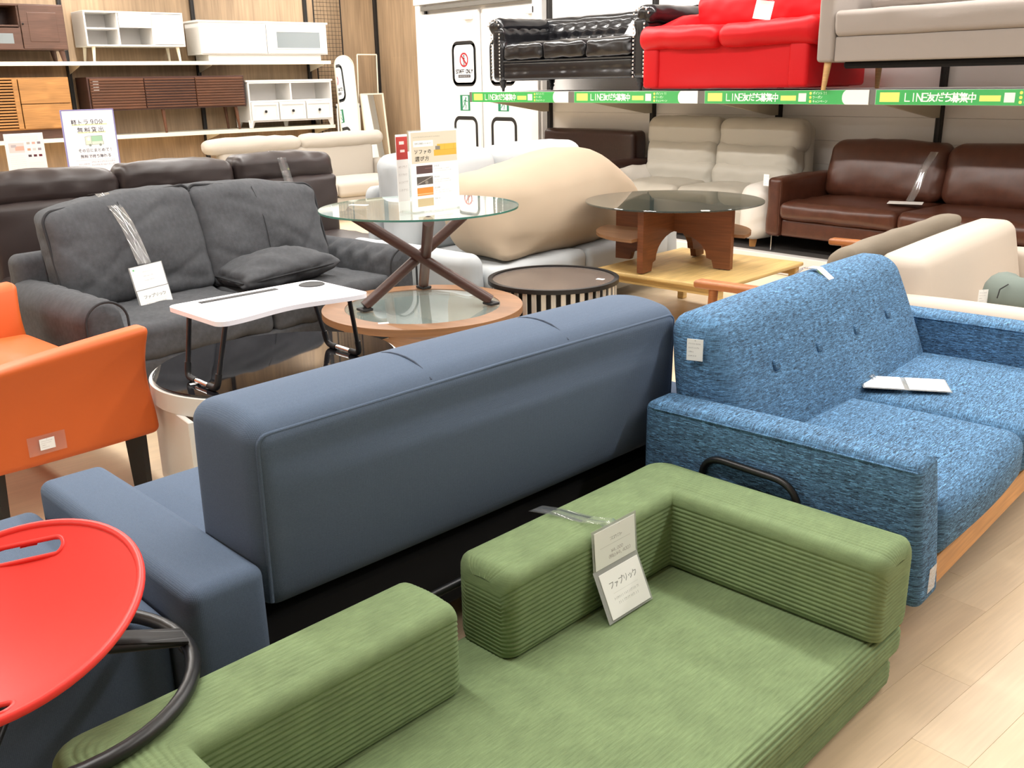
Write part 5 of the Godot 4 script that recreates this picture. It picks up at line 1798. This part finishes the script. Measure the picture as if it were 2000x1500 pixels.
func make_small_things():
	var tagm := printed(print_tag())
	var plain := printed(print_card_plain())
	# ---- hinged price cards hung over the green floor sofa's back
	var t := thing("price_card", "two white price cards in a clear sleeve taped to the green floor sofa", "price tag")
	var tl := Vector3(-1.502, 0.432, -1.525)
	var tr := Vector3(-1.516, 0.432, -1.690)
	var ml := Vector3(-1.494, 0.325, -1.525)
	var bl := Vector3(-1.44, 0.208, -1.517)
	var br := Vector3(-1.452, 0.208, -1.69)
	var w := tl.distance_to(tr)
	var f1 := frame_of(tl, tr, ml)
	var mr := tr + (ml - tl)
	f1.origin = (tl + mr) / 2
	part(t, "sleeve", bx(Vector3.ZERO, Vector3(w + 0.012, tl.distance_to(ml) + 0.008, 0.0007), 0.0002), M.sleeve).transform = f1.translated_local(Vector3(0, 0, -0.0012))
	card(t, "price", f1, w - 0.004, tl.distance_to(ml) - 0.006, printed(print_price_card()))
	var f2 := frame_of(ml, mr, bl)
	f2.origin = (ml + br) / 2
	var h2 := ml.distance_to(bl)
	part(t, "sleeve", bx(Vector3.ZERO, Vector3(w + 0.012, h2 + 0.006, 0.0007), 0.0002), M.sleeve).transform = f2.translated_local(Vector3(0, 0, -0.0012))
	card(t, "fabric_note", f2.translated_local(Vector3(0.004, -0.003, 0)), w - 0.01, h2 - 0.012, printed(print_fabric_card()))
	part(t, "tape", ribbon(B.new(), [Vector3(-1.72, 0.424, -1.53), Vector3(-1.66, 0.4315, -1.545), Vector3(-1.57, 0.4315, -1.57), Vector3(-1.52, 0.438, -1.59), Vector3(-1.508, 0.425, -1.60)], Vector3(0, 0, 0.05)), M.film)
	# ---- on the tweed sofa: taped label over the back, side tag, cards on the seat
	var fr := Transform3D(Basis(Vector3.UP, deg_to_rad(97)), Vector3(-1.52, 0, -2.985))
	t = thing("taped_label", "clear tape with a white bar-code label over the blue tweed sofa's back", "label")
	var pts := []
	for q in [[-0.468, 0.68], [-0.458, 0.78], [-0.42, 0.822], [-0.36, 0.826], [-0.31, 0.79], [-0.265, 0.71], [-0.225, 0.62], [-0.18, 0.52], [-0.15, 0.45]]: pts.append(fr * Vector3(0.13, q[1], q[0]))
	part(t, "tape", ribbon(B.new(), pts, fr.basis.x * 0.05), M.film)
	part(t, "paper_label", ribbon(B.new(), [fr * Vector3(0.13, 0.829, -0.39), fr * Vector3(0.13, 0.829, -0.355), fr * Vector3(0.13, 0.794, -0.307), fr * Vector3(0.13, 0.75, -0.282)], fr.basis.x * 0.042), M.paper)
	t = thing("hanging_tag", "small white printed tag on the blue tweed sofa's back end", "price tag")
	card(t, "tag", fr * Transform3D(Basis(Vector3.UP, deg_to_rad(-74)), Vector3(-0.738, 0.715, -0.33)), 0.05, 0.067, tagm)
	t = thing("seat_card", "pair of white cards in a clear sleeve lying on the blue tweed seat", "price tag")
	var sc := fr * Transform3D(Basis(Vector3.UP, deg_to_rad(-62)) * Basis(Vector3.RIGHT, -PI / 2), Vector3(0.16, 0.4475, -0.02))
	part(t, "sleeve", bx(Vector3.ZERO, Vector3(0.29, 0.15, 0.0007), 0.0002), M.sleeve).transform = sc.translated_local(Vector3(0, 0, 0.001))
	card(t, "card", sc.translated_local(Vector3(-0.074, 0, 0.0028)), 0.132, 0.14, plain)
	card(t, "card", sc.translated_local(Vector3(0.074, 0, 0.0028)), 0.132, 0.14, printed(blank(64, 64, "fafaf8")))
	part(t, "tape", ribbon(B.new(), [fr * Vector3(0.14, 0.49, -0.16), fr * Vector3(0.14, 0.452, -0.12)], fr.basis.x * 0.04), M.film)
	t = thing("arm_tape", "small patch of clear tape on the blue tweed arm's front corner", "tape")
	part(t, "tape", bx(Vector3.ZERO, Vector3(0.05, 0.07, 0.0006), 0.0002), M.film).transform = fr * Transform3D(Basis(Vector3.UP, 0.0), Vector3(-0.80, 0.25, 0.442))
	# ---- on the charcoal sofa: cards under a strip of clear tape
	fr = Transform3D(Basis(Vector3.UP, deg_to_rad(97)), Vector3(-4.88, 0, -2.13))
	t = thing("sofa_price_card", "two white price cards hung on clear tape over the charcoal sofa cushion", "price tag")
	var k1 := fr * Transform3D(Basis(Vector3.RIGHT, deg_to_rad(-12)) * Basis(Vector3.BACK, deg_to_rad(4)), Vector3(-0.46, 0.60, 0.055))
	card(t, "price", k1, 0.17, 0.115, plain)
	card(t, "fabric_note", k1.translated_local(Vector3(0.0, -0.118, 0.004)), 0.17, 0.115, printed(print_fabric_card()))
	part(t, "sleeve", bx(Vector3.ZERO, Vector3(0.18, 0.24, 0.0007), 0.0002), M.sleeve).transform = k1.translated_local(Vector3(0, -0.06, -0.002))
	part(t, "tape", ribbon(B.new(), [fr * Vector3(-0.46, 0.975, -0.42), fr * Vector3(-0.46, 0.985, -0.33), fr * Vector3(-0.46, 0.92, -0.19), fr * Vector3(-0.46, 0.85, -0.105), fr * Vector3(-0.46, 0.77, -0.04), fr * Vector3(-0.46, 0.66, 0.03)], fr.basis.x * 0.07), M.film)
	# ---- headrest sofa: strap of tape
	fr = Transform3D(Basis(Vector3.UP, deg_to_rad(95)), Vector3(-6.0, 0, -2.48))
	t = thing("headrest_tape", "clear tape strap hanging over the dark leather headrest", "tape")
	part(t, "tape", ribbon(B.new(), [fr * Vector3(0.74, 1.045, -0.36), fr * Vector3(0.74, 1.058, -0.26), fr * Vector3(0.75, 1.01, -0.155), fr * Vector3(0.76, 0.93, -0.14), fr * Vector3(0.77, 0.84, -0.115), fr * Vector3(0.77, 0.76, -0.105)], fr.basis.x * 0.07), M.film)
	# ---- orange sofa label
	fr = Transform3D(Basis(Vector3.UP, deg_to_rad(186)), Vector3(-4.11, 0, -0.85))
	t = thing("orange_sofa_label", "white sticker under clear tape on the orange sofa's outer arm", "label")
	var ol := fr * Transform3D(Basis(Vector3.UP, -PI / 2), Vector3(-0.643, 0.315, -0.13))
	part(t, "tape", bx(Vector3.ZERO, Vector3(0.13, 0.07, 0.0006), 0.0002), M.film).transform = ol
	card(t, "sticker", ol.translated_local(Vector3(0, 0, 0.001)), 0.052, 0.04, tagm)
	# ---- small white stickers on table tops
	for q in [[-4.28, 0.903, -2.62, 0.10, 0.035, "white paper slip lying on the crossed-leg glass table", 30.0], [-3.42, 0.425, -1.33, 0.05, 0.022, "white sticker on the black glass table", 80.0], [-3.80, 0.40, -2.42, 0.05, 0.03, "white sticker on the walnut ring table glass", 60.0], [-3.75, 0.413, -3.85, 0.045, 0.03, "white sticker on the drum table top", 20.0], [-3.50, 0.76, -4.45, 0.05, 0.035, "white sticker on the smoked glass table", 45.0]]:
		t = thing("table_sticker", q[5], "sticker", Vector3(q[0], q[1], q[2]), q[6])
		part(t, "paper", bx(Vector3.ZERO, Vector3(q[3], 0.0008, q[4]), 0.0002), M.paper)
	# ---- sofa guide board on the glass table
	t = thing("sofa_guide_board", "upright beige and white guide board with four colour swatches on the glass table", "sign", Vector3(-3.823, 0.9025, -2.779), 94)
	part(t, "acrylic_stand", bx(Vector3(0, 0.19, -0.006), Vector3(0.31, 0.38, 0.004), 0.001), M.glass)
	part(t, "board", bx(Vector3(0, 0.19, 0.0), Vector3(0.3, 0.37, 0.004), 0.0008), M.paper)
	part(t, "print", sheet(0.298, 0.368), printed(print_sofa_board())).position = Vector3(0, 0.19, 0.0028)
	part(t, "stand_foot", bx(Vector3(0, 0.003, -0.02), Vector3(0.32, 0.006, 0.1), 0.001), M.glass)
	t = thing("red_topped_card", "narrow red-topped card standing behind the sofa guide board", "sign", Vector3(-3.875, 0.9025, -2.70), 94)
	part(t, "board", bx(Vector3(-0.06, 0.18, -0.02), Vector3(0.07, 0.36, 0.003), 0.0008), M.paper)
	part(t, "print", sheet(0.068, 0.3), printed(print_red_card())).position = Vector3(-0.06, 0.2, -0.018)
	# ---- boards behind the headrest sofa
	t = thing("truck_loan_board", "white notice board with a drawn lorry standing behind the leather headrests", "sign", Vector3(-7.25, 0.0, -2.28), 92)
	part(t, "board", bx(Vector3(0, 1.14, 0), Vector3(0.36, 0.43, 0.006), 0.001), M.paper)
	var ed := B.new()
	ed.x = Transform3D(Basis(), Vector3(0, 1.14, 0))
	part(t, "edging", ring_prism(ed, rrect(0.366, 0.436, 0.004, 1), rrect(0.352, 0.422, 0.003, 1), -0.006, 0.006), mat("8f8ac0", 0.4))
	part(t, "print", sheet(0.35, 0.42), printed(print_truck_board())).position = Vector3(0, 1.14, 0.0045)
	part(t, "pole", rod(B.new(), Vector3(0, 0.92, 0), Vector3(0, 0.02, 0), 0.012), M.white)
	part(t, "base", lathe(B.new(), [Vector2(0, 0), Vector2(0.13, 0), Vector2(0.13, 0.012), Vector2(0.02, 0.024), Vector2(0, 0.024)], 28), M.white)
	t = thing("leaflet_board", "smaller pale leaflet board with small product pictures beside the lorry notice", "sign", Vector3(-7.25, 0.0, -1.84), 92)
	part(t, "board", bx(Vector3(0, 1.045, 0), Vector3(0.25, 0.34, 0.006), 0.001), M.paper)
	part(t, "print", sheet(0.245, 0.335), printed(print_leaflet())).position = Vector3(0, 1.045, 0.0045)
	part(t, "pole", rod(B.new(), Vector3(0, 0.88, 0), Vector3(0, 0.02, 0), 0.012), M.white)
	part(t, "base", lathe(B.new(), [Vector2(0, 0), Vector2(0.12, 0), Vector2(0.12, 0.012), Vector2(0.02, 0.024), Vector2(0, 0.024)], 28), M.white)
	# ---- cards and tags on the shelf sofas
	t = thing("black_sofa_card", "blank white card tucked on the black chesterfield seat", "price tag")
	card(t, "card", Transform3D(Basis(Vector3.RIGHT, deg_to_rad(-30)) * Basis(Vector3.BACK, deg_to_rad(-12)), Vector3(-6.38, SHELF + 0.54, -6.98)), 0.20, 0.14, printed(blank(32, 32, "fafaf8")))
	t = thing("red_sofa_card", "two long white cards hanging over the red leather seat", "price tag")
	for k in 2: card(t, "card", Transform3D(Basis(Vector3.RIGHT, deg_to_rad(-8)) * Basis(Vector3.BACK, deg_to_rad(-8)), Vector3(-4.83 + 0.02 * k, SHELF + 0.60 + 0.145 * k, -6.76)), 0.17, 0.14, printed(blank(32, 32, "fafaf8")))
	t = thing("brown_sofa_card", "grey-backed card lying on the brown leather seat", "price tag")
	part(t, "card", bx(Vector3.ZERO, Vector3(0.24, 0.002, 0.16), 0.0005), M.panel).transform = Transform3D(Basis(Vector3.UP, 0.4), Vector3(-3.52, DECK + 0.434, -6.80))
	part(t, "tape", ribbon(B.new(), [Vector3(-3.50, DECK + 0.78, -7.12), Vector3(-3.51, DECK + 0.66, -7.0), Vector3(-3.52, DECK + 0.52, -6.94), Vector3(-3.52, DECK + 0.44, -6.86)], Vector3(0.06, 0, 0)), M.film)
	t = thing("brown_sofa_tag", "small white tag hanging on the brown leather sofa's arm", "price tag")
	card(t, "tag", Transform3D(Basis(), Vector3(-4.52, DECK + 0.56, -6.49)), 0.05, 0.09, tagm)
	t = thing("pillow_tag", "striped white tag hanging from the neck pillow", "price tag")
	card(t, "tag", Transform3D(Basis(Vector3.UP, deg_to_rad(60)), Vector3(-1.93, 0.48, -4.56)), 0.05, 0.07, tagm)
	t = thing("slatted_board_tag", "small white tag on the dark slatted cabinet front", "price tag")
	card(t, "tag", Transform3D(Basis(Vector3.UP, PI / 2), Vector3(-11.33, 1.52, -3.70)), 0.06, 0.12, tagm)
